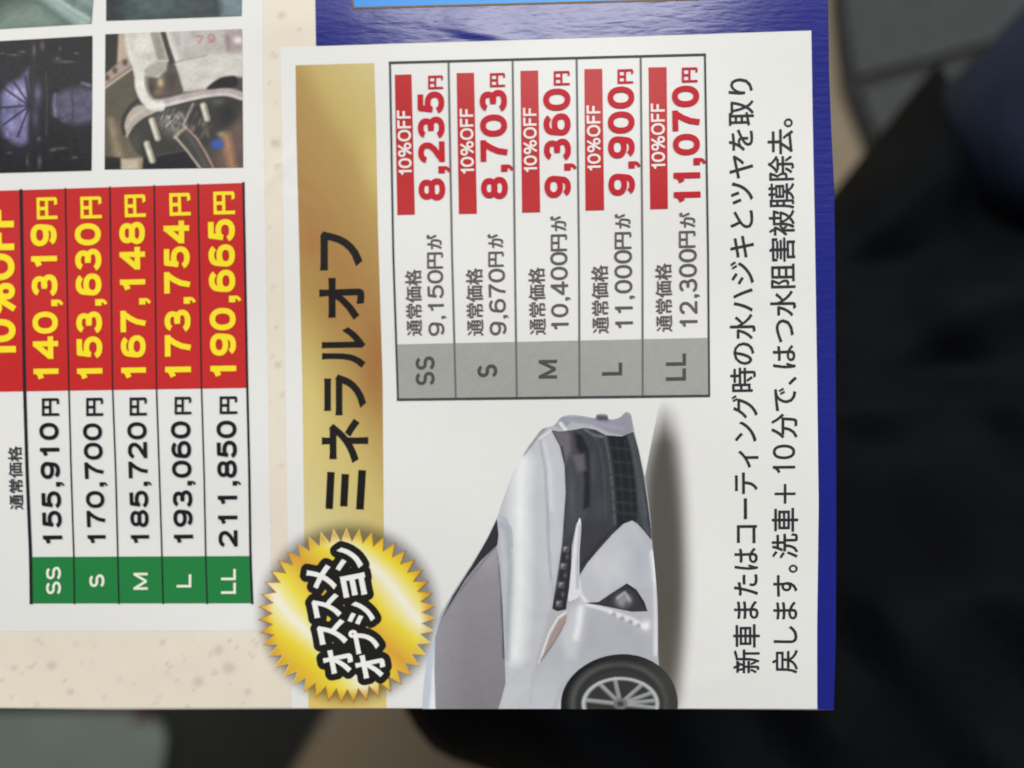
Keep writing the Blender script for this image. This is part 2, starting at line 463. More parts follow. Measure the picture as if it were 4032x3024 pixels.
person = new_obj('person', None)
tag(person, 'seated person in dark navy trousers whose lap is below the flyer, under black cloth that also stands for leg shade', 'person')
pr = lambda px, z: px * FOV * (CAM_Z - z) / 4032
kA, kB = wpt(4370, 190, 0.49), wpt(2230, 2370, 0.50)
hip = Vector((0.56, -0.10, 0.50))
joints = [hip, hip + Vector((-0.03, 0.10, 0.0)), (hip + Vector((-0.03, 0.10, 0)) + kA) / 2 + Vector((0, 0, 0.015)), kA, kA + Vector((0.05, -0.05, -0.22)), kA + Vector((0.11, -0.11, -0.45)),
          hip + Vector((-0.06, -0.06, 0.0)), (hip + Vector((-0.06, -0.06, 0)) + kB) / 2 + Vector((0, 0, 0.015)), kB, kB + Vector((0.02, 0.02, -0.2)), kB + Vector((0.03, 0.03, -0.45))]
edges = [(0, 1), (1, 2), (2, 3), (3, 4), (4, 5), (0, 6), (6, 7), (7, 8), (8, 9), (9, 10)]
rad = [0.13, 0.10, 0.092, pr(640, 0.49), 0.066, 0.055, 0.10, 0.095, pr(690, 0.5), 0.066, 0.055]
tm = bpy.data.meshes.new('trousers'); tm.from_pydata([tuple(j) for j in joints], edges, [])
tr = new_obj('trousers', tm, person, m_navy)
sk = tr.modifiers.new('skin', 'SKIN')
for i, sv in enumerate(tm.skin_vertices[0].data):
    sv.radius = (rad[i], rad[i]); sv.use_root = (i == 0)
sk.use_smooth_shade = True
ss = tr.modifiers.new('sub', 'SUBSURF'); ss.levels = ss.render_levels = 3
tx = bpy.data.textures.new('folds', 'CLOUDS'); tx.noise_scale = 0.09
dp = tr.modifiers.new('folds', 'DISPLACE'); dp.texture = tx; dp.strength = 0.012; dp.texture_coords = 'GLOBAL'

# folded cloth over the lap; its black also paints in shade on the legs
def jacket_and_shade():
    O = np.array([(3150, 930), (3271, 768), (3480, 505), (3640, 305), (3695, 245), (3730, 300), (3770, 400), (3880, 570), (4032, 780), (4300, 1100), (5000, 1900), (5000, 3500), (2700, 3500), (2300, 3150), (2080, 3080), (1920, 3035), (1780, 2990),
                  (1700, 2945), (1635, 2865), (1592, 2790), (1580, 2600), (1700, 2250), (2100, 1800), (2600, 1400), (2900, 1150)], float)
    sp = 45; out = resample(O, sp); n = len(out)
    gx, gy = np.meshgrid(np.arange(1550, 5000, sp), np.arange(200, 3500, sp)); gx, gy = gx.ravel(), gy.ravel()
    k = poly_sd(gx, gy, out) < -0.35 * sp
    P = np.concatenate([out, np.stack([gx[k], gy[k]], -1)])
    v, e, f, *_ = delaunay_2d_cdt([Vector(p) for p in P], [(i, (i + 1) % n) for i in range(n)], [], 1, 1e-4)
    X = np.array([q.x for q in v]); Y = np.array([q.y for q in v]); d = np.maximum(0, -poly_sd(X, Y, out))
    low = np.clip((Y - 1700) / 700, 0, 1)
    z = 0.525 + 0.085 * low * low * (3 - 2 * low)
    z = z - 0.055 * np.clip((1150 - Y) / 800, 0, 1) ** 1.3
    z = z + 0.018 * np.tanh((Y - 1100 - 0.02 * (X - 3300)) / 24) + 0.016 * np.tanh((Y - 1555 + 0.10 * (X - 3300) * np.sin(X / 260)) / 30)
    ridge = (X - 3271) * 0.62 + (Y - 768) * 0.78
    z = z + 0.022 * np.sin(ridge / 95) * np.clip((1500 - Y) / 500, 0, 1)
    z = z + 0.006 * np.sin(X * 0.006 + Y * 0.0045) + 0.004 * np.sin(X * 0.011 - Y * 0.008 + 1.0)
    z = z - 0.05 * np.exp(-d / 90)
    V = [tuple(wpt(x, y, zz)) for x, y, zz in zip(X, Y, z)]
    F = [t if (V[t[1]][0]-V[t[0]][0])*(V[t[2]][1]-V[t[0]][1]) - (V[t[1]][1]-V[t[0]][1])*(V[t[2]][0]-V[t[0]][0]) > 0 else t[::-1] for t in f]
    m = bpy.data.meshes.new('jacket_and_shade'); m.from_pydata(V, [], F); m.shade_smooth()
    o = new_obj('jacket_and_shade', m, person, m_coat_shade)
    so = o.modifiers.new('thick', 'SOLIDIFY'); so.thickness = 0.004; so.offset = -1
    return o
jacket_and_shade()

# ------------------------------------------------------------------ the flyer
fly = new_obj('flyer', None)
tag(fly, 'printed price flyer with blue border, gold banner and a white car', 'flyer')

WHITE, CREAM = (233, 232, 229), (234, 224, 207)
BLACK, BLUE = (28, 30, 36), (29, 36, 128)
RED, GREEN, YELLOW = (200, 42, 42), (38, 128, 66), (252, 228, 44)

BOT = [(-700, 2772), (-300, 2782), (0, 2789), (434, 2795), (900, 2793), (1500, 2790), (2200, 2790), (2800, 2793)]
RIGHT = [(3283, 2796), (3290, 2500), (3292, 2000), (3290, 1500), (3288, 1085), (3284, 750), (3272, 500), (3264, 298), (3259, 0), (3250, -500)]
def bot_y(x): return np.interp(x, [p[0] for p in BOT] + [3283], [p[1] for p in BOT] + [2796])

SPOTS = [((280, 28), 28), ((75, 42), 16), ((168, 37), 14), ((385, 172), 20), ((200, 243), 15), ((1245, 42), 38), ((1080, 115), 32), ((1168, 68), 18),
         ((1348, 170), 18), ((848, 240), 12), ((960, 105), 10), ((845, 45), 10), ((650, 100), 13), ((727, 120), 9), ((10, 110), 14), ((60, 205), 12), ((495, 10), 9), ((1495, 60), 12)]
SPOTS = [(x / 1.3825, 2600 + y / 1.3825, r / 1.3825) for (x, y), r in SPOTS]
SPOTS += [(1000 + x / .9767, 500 + y / .9767, r) for x, y, r in ((85, 65, 20), (90, 150, 14), (92, 915, 13), (110, 1030, 11), (65, 1065, 7), (105, 1300, 8), (70, 620, 6), (100, 1120, 5))]
SPOTS += [(1078, 560, 14), (1070, 215, 10), (1110, 60, 18), (1180, 120, 9), (1060, 330, 8), (1092, 400, 7), (860, 2560, 20), (905, 2520, 8), (300, 2540, 9), (640, 2530, 12), (720, 2580, 7), (150, 2520, 9), (1010, 2540, 10)]
_r = random.Random(7)
SPOTS += [(_r.uniform(0, 1140), _r.uniform(2500, 2780), _r.uniform(4, 9)) for _ in range(34)] + [(1080 + _r.uniform(-30, 25), _r.uniform(100, 2400), _r.uniform(3, 7)) for _ in range(16)]
def paint_paper(X, Y):
    p = Print(X, Y, CREAM)
    p.mix(np.clip((500 - X) / 900, 0, 1) * 0.35, (240, 232, 214))
    p.mix(vnoise(X / 60, Y / 60, 3) * 0.18, (226, 208, 190))
    for x, y, r in SPOTS: p.blob(x, y, r, r * 0.9, (200, 184, 175), 0.6, 4)
    return p
sheet = shape('paper_sheet', fly, [(-700, -500)] + BOT + RIGHT, paint_paper, 0, M_PAPER, 13)
so = sheet.modifiers.new('thickness', 'SOLIDIFY'); so.thickness = 0.00013; so.offset = -1
sheet['label'] = 'cream paper with faint brown spots'

# white panels
wl = shape('white_panel', fly, [(-700, -500), (-700, 2490), (0, 2486), (500, 2484), (1083, 2481), (1067, 2200), (1054, 1400), (1039, 500), (1034, 0), (1030, -500)], WHITE, 1, M_PAPER, 24)
wr = shape('white_panel', fly, [(1103, 188), (1110, 500), (1123, 1400), (1133, 2200), (1150, 2787), (1500, 2787), (2200, 2787), (3217, 2790), (3217, 2477), (3223, 1987), (3217, 1498), (3208, 905), (3199, 452), (3194, 121), (2200, 150)], WHITE, 2, M_PAPER, 16)

# blue border: the band along the top and the strip down the right edge
inner = [(3194, 120), (3199, 452), (3208, 905), (3217, 1498), (3223, 1987), (3217, 2477), (3218, 2793)]
def paint_blue(X, Y):
    p = Print(X, Y, BLUE)
    p.mix(np.clip((Y - 900) / 1500, 0, 1), (27, 36, 132))
    return p
shape('blue_border', fly, [(1242, -500), (1242, 0), (1245, 180), (1700, 168), (2200, 153), (2700, 137)] + inner + [(3282, 2794.5)] + RIGHT[1:], paint_blue, 1.0 + 2, M_BLUE, 8)
def paint_sky(X, Y):
    p = Print(X, Y, (62, 150, 232)); p.mix(np.clip((X - 1400) / 1400, 0, 1), (96, 180, 242)); return p
lb = shape('blue_box', fly, [(1388, -500), (1391, 0), (1395, 31), (2000, 16), (2760, -4), (2755, -500)], paint_sky, 4, M_INK, 20)
lb['label'] = 'light blue box with a thin brown outline'
keep_l = stroke_mesh('outline', lb, [([(1386, -500), (1389, 0), (1394, 33)], 7, 5), ([(1391, 33), (2000, 18), (2760, -2)], 7, 5.5)], (120, 92, 60), M_INK)

# gold banner
def gold_edge(y): return np.interp(y, [258, 500, 900, 1500, 2200, 2791], [1164.5, 1167, 1177, 1191, 1200, 1216]), np.interp(y, [250, 500, 1000, 1500, 2200, 2791], [1474, 1481, 1490, 1507, 1512, 1522])
ys = [258, 500, 900, 1500, 2200, 2787]
gold_pts = [(gold_edge(y)[0], y) for y in ys] + [(gold_edge(y)[1], y) for y in ys[::-1][:-1]] + [(1474, 249)]
def paint_gold(X, Y):
    l, r = gold_edge(Y); xr = np.clip((X - l) / (r - l), 0, 1)
    t = Y - 520 * xr + 90 * (vnoise(X / 220, Y / 420, 8) - 0.5)
    c = ramp(t, [(-300, (214, 198, 136)), (120, (200, 176, 108)), (300, (180, 148, 86)), (800, (170, 128, 74)), (1080, (178, 144, 82)), (1450, (208, 188, 116)), (2000, (222, 208, 150)), (2500, (228, 198, 110))])
    p = Print(X, Y, (0, 0, 0)); p.c = c
    p.blob(1225, 960, 40, 60, (176, 112, 66), 0.5); p.blob(1480, 1450, 60, 160, (160, 104, 60), 0.6); p.blob(1330, 1180, 70, 80, (182, 124, 76), 0.5)
    p.blob(1215, 1650, 50, 260, (222, 202, 128), 0.5); p.blob(1470, 640, 50, 160, (214, 194, 118), 0.5)
    return p
gold = shape('gold_banner', fly, gold_pts, paint_gold, 3, M_INK, 12)
f7 = lambda x, y: (1000 + x / .9767, 500 + y / .9767)
items = []
for ch, yb, yt, xl, xr in (('ネ', 1292, 1122, 262, 440), ('ラ', 1108, 950, 270, 432), ('ル', 927, 770, 262, 430), ('オ', 742, 580, 252, 425), ('フ', 550, 400, 255, 418)):
    (x0, y0), (x1, y1) = f7(xl, yb), f7(xr, yt)
    items.append((ch, (y0, y1, x0, x1), 0.028))
title = lettering('title_lettering', gold, items, (30, 27, 25), 5, M_TEXT, 'bold black katakana title')
mi = [([f7(297, 1326), f7(290, 1468)], 29, 5), ([f7(352, 1334), f7(346, 1458)], 29, 5), ([f7(417, 1319), f7(408, 1470)], 30, 5)]
mi = stroke_mesh('title_lettering', gold, mi, (30, 27, 25), M_TEXT)
for me_src in (mi.data,):                                   # join the first character with the rest
    n0 = len(title.data.vertices)
    V = [tuple(v.co) for v in title.data.vertices] + [tuple(v.co) for v in me_src.vertices]
    F = [tuple(p.vertices) for p in title.data.polygons] + [tuple(n0 + i for i in p.vertices) for p in me_src.polygons]
    m2 = bpy.data.meshes.new('title_lettering'); m2.from_pydata(V, [], F); colour_mesh(m2, (30, 27, 25)); m2.materials.append(M_TEXT)
    title.data = m2
bpy.data.objects.remove(mi)

# ---- left price table
f3 = lambda c: c
H = lambda xs: xs
colx = [  # x of each rule at y = 735, 1532, 1862, 2193, 2374
    (84, 98.7, 108.5, 122.5, 124.8), (258.7, 272.8, 281.5, 292.3, 295), (434, 444.8, 457, 465.3, 470),
    (608.6, 617.5, 628.5, 639, 644), (781, 794.6, 804.5, 811, 817), (959.5, 974.7, 982.5, 987, 994.6)]
yk = (735, 1532, 1862, 2193, 2374)
def cx(i, y): return float(np.interp(y, yk, colx[i]))
top_y = lambda x: 751.5 - 0.0322 * x
mid_y = lambda x: 1542 - 0.0154 * x
g0_y = lambda x: 2193 - 0.0045 * x
g1_y = lambda x: 2375.5 - 0.001 * x
T1 = new_obj('price_table', None, fly); T1['label'] = 'price table with red, white and green columns'
red_pts = [(-700, top_y(-700)), (-700, mid_y(-700)), (0, mid_y(0)), (974, mid_y(974)), (966, 1100), (959.5, top_y(960))]
shape('sale_price_band', T1, red_pts, RED, 3, M_INK, 24)
for i in range(5):
    a, b = i, i + 1
    ya, yb_ = g0_y(cx(a, 2193)), g1_y(cx(a, 2374))
    shape('size_cell', T1, [(cx(a, 2193), g0_y(cx(a, 2193))), (cx(a, 2374), g1_y(cx(a, 2374))), (cx(b, 2374) , g1_y(cx(b, 2374))), (cx(b, 2193), g0_y(cx(b, 2193)))], GREEN, 3 + 0.02 * i, M_INK, 30)['label'] = 'green size cell'
rules = []
for i in range(6):
    pts = [(cx(i, y), y) for y in np.linspace(top_y(colx[i][0]) - 3, 2378, 24)]
    rules.append((pts, 13 if i == 0 else (9 if i == 5 else 6), 4))
stroke_mesh('rule', T1, rules, (38, 34, 42), M_TEXT)
sale = [('140,319', (1504, 883, 135.6, 233, 122, 225), (864, 778, 148, 229, 146, 227)),
        ('153,630', (1503, 880, 306.5, 405.7, 296, 398.7), (861, 775, 320, 403, 318, 401)),
        ('167,148', (1500, 875, 480, 576.6, 471, 572), (855.7, 767, 494, 576.6, 492, 574)),
        ('173,754', (1497, 870, 652.5, 754, 645.5, 746), (850, 761, 670, 753, 668, 750)),
        ('190,665', (1493.6, 864, 831, 932, 820, 925), (845, 755, 843, 927.5, 841, 925))]
for t, q, y in sale:
    lettering('sale_price', T1, [(t, q, 0.215), ('円', y, 0.030)], YELLOW, 5, M_TEXT)
lettering('discount_lettering', T1, [('10%OFF', (1419, 822, -58, 66, -66, 56), 0.205)], YELLOW, 5, M_TEXT)
reg = [('155,910', (2148, 1664, 172, 248, 155.5, 232), (1637, 1567.5, 167, 235)), ('170,700', (2146, 1666, 348, 419, 327, 402.6), (1637, 1566, 341, 408)),
       ('185,720', (2146, 1661.5, 518, 589.5, 501.5, 578.7), (1635.6, 1564.5, 512, 580)), ('193,060', (2145, 1658, 687, 762.5, 673, 751.7), (1631, 1562, 689, 755)),
       ('211,850', (2154, 1655.5, 862, 937, 853, 932.5), (1629.6, 1560, 866, 936))]
for t, q, y in reg:
    lettering('regular_price', T1, [(t, q, 0.20), ('円', y, 0.028)], BLACK, 5, M_TEXT)
lettering('column_heading', T1, [('通常価格', (2005, 1756, 41, 95, 33, 87), -0.8)], (60, 60, 66), 5, M_TEXT)
for t, q in (('SS', (2340, 2231, 184, 242)), ('S', (2312, 2260.7, 354, 413)), ('M', (2321, 2254.7, 527.5, 583.5)), ('L', (2312, 2260.7, 697.5, 754.7)), ('LL', (2337, 2240, 872, 930))):
    lettering('size_lettering', T1, [(t, q, 0.17)], (240, 240, 222), 5, M_TEXT)

# ---- second price table (inside the right-hand panel)
T2 = new_obj('price_table', None, fly); T2['label'] = 'grey-ruled price table with red discount bars'
col2 = [(1535.6, 1549, 1567.5), (1766, 1780, 1795), (2018.4, 2027, 2035), (2270, 2279.5, 2281.5), (2522, 2529, 2530), (2775, 2787, 2791.5)]
yk2 = (232, 1000, 1565)
def cx2(i, y): return float(np.interp(y, yk2, col2[i]))
t_y = lambda x: 248 - 0.0258 * (x - 1535.6)
b_y = lambda x: 1573 - 0.0123 * (x - 1567.5)
gr_y = lambda x: 1356 - 0.0210 * (x - 1567.5)
def paint_grey(X, Y):
    p = Print(X, Y, (166, 166, 161)); p.grain(9, 9, 0.02, 5); return p
for i in range(5):
    a, b = i, i + 1
    xa, xb, xc, xd = cx2(a, 1350), cx2(a, 1570), cx2(b, 1560), cx2(b, 1340)
    shape('size_cell', T2, [(xa, gr_y(xa)), (xb, b_y(xb)), (xc, b_y(xc)), (xd, gr_y(xd))], paint_grey, 4 + 0.02 * i, M_INK, 16)['label'] = 'grey size cell'
rules = []
for i in range(6):
    pts = [(cx2(i, y), y) for y in np.linspace(t_y(col2[i][0]), b_y(col2[i][2]), 20)]
    rules.append((pts, 8, 5))
xs = np.linspace(1531, 2779, 12); rules.append(([(x, t_y(x)) for x in xs], 8, 6))
xs = np.linspace(1563, 2795, 12); rules.append(([(x, b_y(x)) for x in xs], 9, 6))
stroke_mesh('rule', T2, rules[1:5], (112, 112, 112), M_TEXT)
stroke_mesh('table_border', T2, rules[:1] + rules[5:], (70, 73, 76), M_TEXT)
bars = [((1554.6, 295.8), (1620.4, 293.8), (1634, 845), (1564.8, 847)), ((1798, 289), (1866.5, 287.7), (1878, 841.7), (1806.9, 843)),
        ((2049, 280), (2118.8, 278.8), (2127, 836), (2055.7, 838.3)), ((2300.5, 273.4), (2371, 272), (2378.5, 828), (2305, 830)),
        ((2552.8, 266.6), (2624, 265.3), (2629.4, 822.7), (2559.6, 824.7))]
offs = [(694.5, 436, 1571, 1623, 1563, 1617), (690, 429, 1815, 1867, 1810, 1863), (683.7, 426, 2063, 2115, 2059, 2112), (677.6, 416, 2313, 2365, 2308.6, 2363), (670.8, 409, 2565, 2618.5, 2561, 2616)]
for bq, q in zip(bars, offs):
    shape('discount_bar', T2, bq, (190, 36, 40), 4, M_INK, 24)
    lettering('discount_lettering', T2, [('10%OFF', q, 0.17)], (244, 232, 228), 6, M_TEXT)
new = [('8,235', (789.5, 362, 1649, 1754, 1644, 1748), (351, 299, 1686, 1745)), ('8,703', (784, 355.5, 1895, 2000, 1888, 1994.7), (343, 289, 1929, 1989)),
       ('9,360', (779, 350, 2144, 2247.6, 2137.8, 2245.6), (336.5, 281, 2180, 2243)), ('9,900', (770.5, 342, 2395.5, 2500, 2391, 2496.5), (329.7, 274, 2431, 2493)),
       ('11,070', (806.4, 338.5, 2653, 2758, 2644, 2751.5), (325, 267, 2684, 2746))]
for t, q, y in new:
    lettering('sale_price', T2, [(t, q, 0.215), ('円', y, 0.024)], (196, 30, 46), 6, M_TEXT)
old = [('9,150', (1321, 1063, 1688, 1751, 1682, 1745), (1056, 994.6, 1683, 1744), (980, 924, 1679, 1739)),
       ('9,670', (1319, 1058, 1929, 1995, 1922, 1988), (1049, 992, 1923.5, 1983), (975, 922, 1919, 1981)),
       ('10,400', (1302, 992, 2171, 2239.5, 2166, 2234), (987, 924, 2169.6, 2232), (908.5, 851, 2166, 2229)),
       ('11,000', (1297, 984.4, 2422.6, 2492, 2417, 2488), (979, 915, 2420.5, 2485), (898, 842.7, 2419, 2481.6)),
       ('12,300', (1291.6, 980, 2676, 2746, 2671.5, 2742.6), (974, 910.5, 2673, 2737), (895, 837, 2673, 2736))]
heads = [(1321, 1061, 1602, 1663, 1595, 1659), (1321, 1056, 1839.4, 1905, 1834, 1900), (1317, 1053, 2085, 2150.6, 2080, 2144.5), (1312, 1044, 2332, 2398, 2327.6, 2393.4), (1305, 1037, 2583, 2647.7, 2578.5, 2643)]
for (t, q, y, g), h in zip(old, heads):
    lettering('regular_price', T2, [('通常価格', h, -0.6), (t, q, 0.145), ('円', y, -0.8), ('が', g, -0.8)], (96, 92, 92), 6, M_TEXT)
for t, q in (('SS', (1517.4, 1403.5, 1637, 1712)), ('S', (1486, 1435, 1880, 1958)), ('M', (1490, 1417, 2121, 2193)), ('L', (1478, 1428.6, 2370, 2449)), ('LL', (1498.4, 1392, 2621, 2700))):
    lettering('size_lettering', T2, [(t, q, 0.17)], (82, 80, 78), 6, M_TEXT)

# ---- two lines of body text
DARK = (48, 48, 54)
lettering('caption_lettering', fly, [('新車またはコーティング', (2649, 1556, 2887, 2991, 2880, 2983), -1.0), ('時の水ハジキとツヤを取り', (1541.8, 309.7, 2876, 2975, 2863, 2966), -1.0)], DARK, 4, M_TEXT, 'first line of body text')
lettering('caption_lettering', fly, [('戻します。', (2649, 2223, 3040, 3140), -1.0), ('洗車＋', (2197, 1906, 3039, 3141), -1.0), ('10', (1868, 1750, 3042, 3130), 0.125), ('分で、', (1725, 1484, 3037, 3139), -1.0),
           ('はつ水阻害被膜除去。', (1449, 468, 3036, 3136, 3020, 3122), -1.0)], DARK, 4, M_TEXT, 'second line of body text, nearest the blue border')

# ---- printed pictures at the upper left
PF[0] = 1.6
f1 = lambda x, y: (x / 1.659, y / 1.659)
def photo(pts, paint, label, sp=5):
    o = shape('printed_photo', fly, pts, paint, 3, M_PHOTO, sp, f1); o['label'] = label; return o
def paint_a(X, Y):
    p = Print(X, Y, (98, 116, 108))
    p.poly([(-900, -900), (180, -900), (230, 0), (60, 60), (-100, 190), (-900, 190)], (70, 88, 80), 90)
    p.poly([(-40, 190), (60, 60), (240, 20), (400, 130), (330, 190)], (122, 140, 128), 80)
    p.line([(170, -60), (330, 60), (470, 170)], 26, (60, 78, 74), 24)
    p.line([(260, -60), (400, 50), (600, 190)], 70, (172, 192, 186), 60)
    p.line([(330, -40), (470, 60), (640, 160)], 12, (206, 220, 214), 20)
    p.poly([(380, -900), (640, -900), (620, 60), (520, 40)], (140, 158, 158), 60)
    p.line([(612, 60), (596, 170)], 8, (70, 84, 88), 10)
    return p.grain(30, 22, 0.05, 1).grain(7, 7, 0.03, 2)
photo([(-700, -700), (-700, 231), (0, 190), (600, 155), (607, 60), (612, 0), (620, -700)], paint_a, 'grey-green photo of car glass with a pale diagonal band', 9)
def paint_b(X, Y):
    p = Print(X, Y, (58, 70, 72))
    p.poly([(690, -900), (840, -900), (780, 140), (690, 140)], (36, 42, 44), 70)
    p.blob(1010, 30, 150, 70, (84, 108, 102), 0.8); p.blob(1250, 70, 120, 60, (66, 74, 78), 0.8)
    p.line([(850, 130), (1000, 60), (1200, -60)], 20, (72, 92, 90), 40)
    p.poly([(1420, -900), (1600, -900), (1600, 120), (1440, 120)], (112, 130, 136), 40)
    p.line([(1400, -50), (1425, 120)], 16, (50, 60, 66), 20)
    return p.grain(40, 26, 0.10, 3).grain(8, 8, 0.05, 4)
photo([(695, -700), (695, 137), (1580, 105), (1582, 0), (1586, -700)], paint_b, 'dark blue-green photo of car glass', 9)
def paint_c(X, Y):
    p = Print(X, Y, (40, 38, 41))
    p.poly([(-700, 200), (-10, 560), (-10, 960), (-700, 1200)], (34, 33, 38), 60)
    fan = [(192, 440), (150, 500), (60, 555), (12, 620), (4, 760), (30, 900), (130, 955), (190, 935), (188, 700)]
    p.poly(fan, (104, 100, 134), 26)
    p.blob(110, 620, 62, 55, (176, 173, 208), 0.9); p.blob(80, 810, 60, 60, (142, 139, 176), 0.85); p.blob(160, 730, 28, 120, (176, 170, 205), 0.5)
    p.blob(100, 740, 140, 230, (100, 96, 132), 0.22)
    for q in (((192, 690), (60, 600), (20, 565)), ((192, 690), (4, 706)), ((192, 694), (24, 818)), ((192, 700), (118, 892)), ((192, 680), (110, 560), (90, 540)), ((192, 670), (168, 500))):
        p.line(list(q), 11, (44, 41, 56), 8)
    p.poly([(196, 250), (228, 260), (232, 690), (215, 1110), (186, 1110), (196, 700)], (48, 45, 48), 14)
    p.blob(250, 610, 24, 70, (118, 112, 148), 0.7); p.blob(235, 760, 22, 70, (98, 92, 126), 0.6)
    p.line([(300, 470), (312, 640), (304, 880)], 7, (78, 72, 82), 8)
    p.poly([(350, 640), (420, 590), (520, 570), (620, 590), (620, 800), (480, 815), (400, 780), (345, 740)], (84, 81, 100), 30)
    p.line([(362, 620), (356, 690), (366, 760)], 16, (120, 116, 138), 14); p.line([(470, 600), (480, 690), (474, 790)], 6, (54, 50, 64), 8)
    p.line([(540, 545), (592, 560)], 14, (140, 128, 140), 14)
    for x, y, a, b in ((90, 360, 40, 6), (150, 340, 20, 8), (395, 320, 9, 14), (500, 350, 18, 8), (430, 405, 60, 10), (380, 385, 20, 10), (225, 330, 12, 40), (280, 300, 14, 30), (350, 980, 26, 10), (400, 970, 40, 8), (490, 1030, 22, 6),
                       (255, 910, 12, 18), (260, 1060, 14, 40), (180, 1050, 8, 30), (60, 1000, 18, 8), (20, 350, 14, 6), (420, 790, 20, 14)):
        p.blob(x, y, a, b, (112, 102, 106), 0.7)
    p.c = np.clip(36 + (p.c - 42) * 1.18, 22, 250)
    return p.grain(26, 40, 0.12, 5).grain(8, 8, 0.10, 6)
photo([(-700, 310), (-700, 1148), (0, 1131), (600, 1115), (604, 700), (606, 235), (0, 270)], paint_c, 'dark photo of a car underbody with a violet glowing fan shape')
def paint_d(X, Y):
    X, Y = X * 2.011 / 1.659, Y * 2.011 / 1.659
    p = Print(X, Y, (74, 68, 60))
    p.poly([(820, 250), (945, 250), (935, 540), (820, 600)], (46, 43, 41), 12)
    p.poly([(940, 250), (1020, 250), (1020, 470), (930, 500)], (188, 172, 150), 14); p.line([(1000, 300), (1090, 268), (1180, 262)], 14, (196, 150, 128), 18)
    p.poly([(820, 700), (1045, 560), (1060, 720), (1080, 790), (1000, 890), (970, 990), (820, 990)], (90, 83, 68), 16)
    p.poly([(820, 600), (960, 480), (1025, 440), (1045, 525), (820, 690)], (166, 146, 135), 14); p.line([(820, 706), (1042, 548)], 16, (208, 188, 166), 12)
    for x, y in ((850, 618), (912, 560), (992, 495)): p.blob(x, y, 22, 26, (84, 66, 62), 0.95, 3)
    p.poly([(820, 960), (965, 960), (1020, 1080), (1090, 1190), (1120, 1275), (820, 1240)], (104, 93, 76), 24)
    p.line([(875, 960), (905, 1090), (950, 1250)], 44, (156, 139, 114), 44); p.line([(835, 980), (850, 1200)], 30, (84, 76, 64), 40, 0.7); p.blob(1060, 1200, 60, 60, (122, 110, 90), 0.7)
    p.poly([(820, 1245), (955, 1250), (965, 1360), (820, 1360)], (38, 36, 38), 14); p.poly([(962, 1262), (1132, 1250), (1130, 1360), (958, 1360)], (192, 180, 156), 16); p.line([(1110, 1250), (1118, 1360)], 20, (140, 126, 104), 24)
    # hub
    hub = catmull([(1030, 1080), (1140, 935), (1300, 862), (1500, 822), (1800, 790), (1905, 830), (1850, 1000), (1700, 1130), (1480, 1215), (1230, 1240), (1110, 1230)])
    p.poly(hub, (58, 55, 51), 18); p.blob(1080, 1120, 50, 90, (76, 78, 66), 0.7)
    p.blob(1340, 960, 110, 80, (134, 128, 124), 0.9); p.blob(1400, 1030, 70, 50, (150, 142, 138), 0.7); p.blob(1480, 1010, 40, 60, (48, 44, 42), 0.7); p.blob(1300, 900, 50, 30, (70, 66, 64), 0.8)
    m = np.clip(1 - ((X - 1360) / 150) ** 2 - ((Y - 960) / 120) ** 2, 0, 1); p.mix(m * np.clip((vnoise((X + 0.6 * Y) / 16, (Y - 0.6 * X) / 42, 31) - 0.5) * 2.2, 0, 1), (190, 184, 178)); p.mix(m * np.clip((vnoise((X + 0.6 * Y) / 14, (Y - 0.6 * X) / 40, 32) - 0.55) * 2.2, 0, 1), (52, 48, 48))
    m = np.clip(1 - ((X - 1560) / 130) ** 2 - ((Y - 970) / 150) ** 2, 0, 1); p.mix(m * np.clip((vnoise((X + 0.35 * Y) / 14, (Y - 0.35 * X) / 70, 33) - 0.5) * 2, 0, 1), (140, 130, 122))
    p.line([(1455, 985), (1490, 910), (1530, 825)], 13, (192, 174, 168), 14, 0.9); p.line([(1470, 960), (1430, 900)], 10, (168, 160, 154), 14, 0.8); p.line([(1550, 850), (1500, 960)], 14, (36, 34, 34), 16, 0.8)
    p.blob(1790, 900, 80, 115, (36, 39, 37), 0.95); p.blob(1730, 810, 50, 30, (88, 100, 90), 0.8); p.line([(1620, 960), (1650, 1080)], 12, (150, 140, 120), 24, 0.6)
    p.poly([(1140, 1250), (1260, 1240), (1480, 1190), (1600, 1360), (1130, 1360)], (30, 30, 35), 14); p.line([(1240, 1232), (1480, 1190)], 6, (96, 90, 84), 10, 0.7)
    p.poly([(1780, 1030), (1960, 910), (1960, 1360), (1690, 1360), (1720, 1210)], (104, 84, 76), 50)
    p.line([(1790, 1090), (1815, 1200), (1850, 1360)], 50, (192, 138, 98), 50); p.blob(1900, 1240, 40, 120, (92, 76, 78), 0.7)
    p.blob(1722, 1142, 52, 40, (52, 92, 190), 1.0, 3); p.blob(1752, 1062, 34, 22, (158, 154, 116), 0.85)
    # rotor ring, left end
    p.poly(catmull([(1000, 1080), (985, 1000), (1020, 900), (1100, 835), (1230, 850), (1240, 890), (1130, 945), (1060, 1010), (1022, 1075)]), (180, 167, 157), 12)
    p.line([(1010, 1010), (1050, 930), (1130, 880)], 14, (206, 196, 186), 20, 0.8); p.line([(988, 1060), (970, 990), (985, 920), (1035, 845), (1100, 790)], 22, (44, 40, 38), 12); p.line([(1024, 1076), (1070, 1005), (1150, 940), (1260, 888)], 8, (52, 46, 44), 10)
    # bracket
    p.poly([(1295, 240), (1960, 210), (1960, 615), (1860, 604), (1750, 622), (1640, 705), (1450, 730), (1385, 500)], (190, 183, 179), 10)
    p.poly([(1395, 505), (1600, 452), (1960, 425), (1960, 600), (1740, 620), (1620, 710), (1455, 722)], (212, 207, 199), 34)
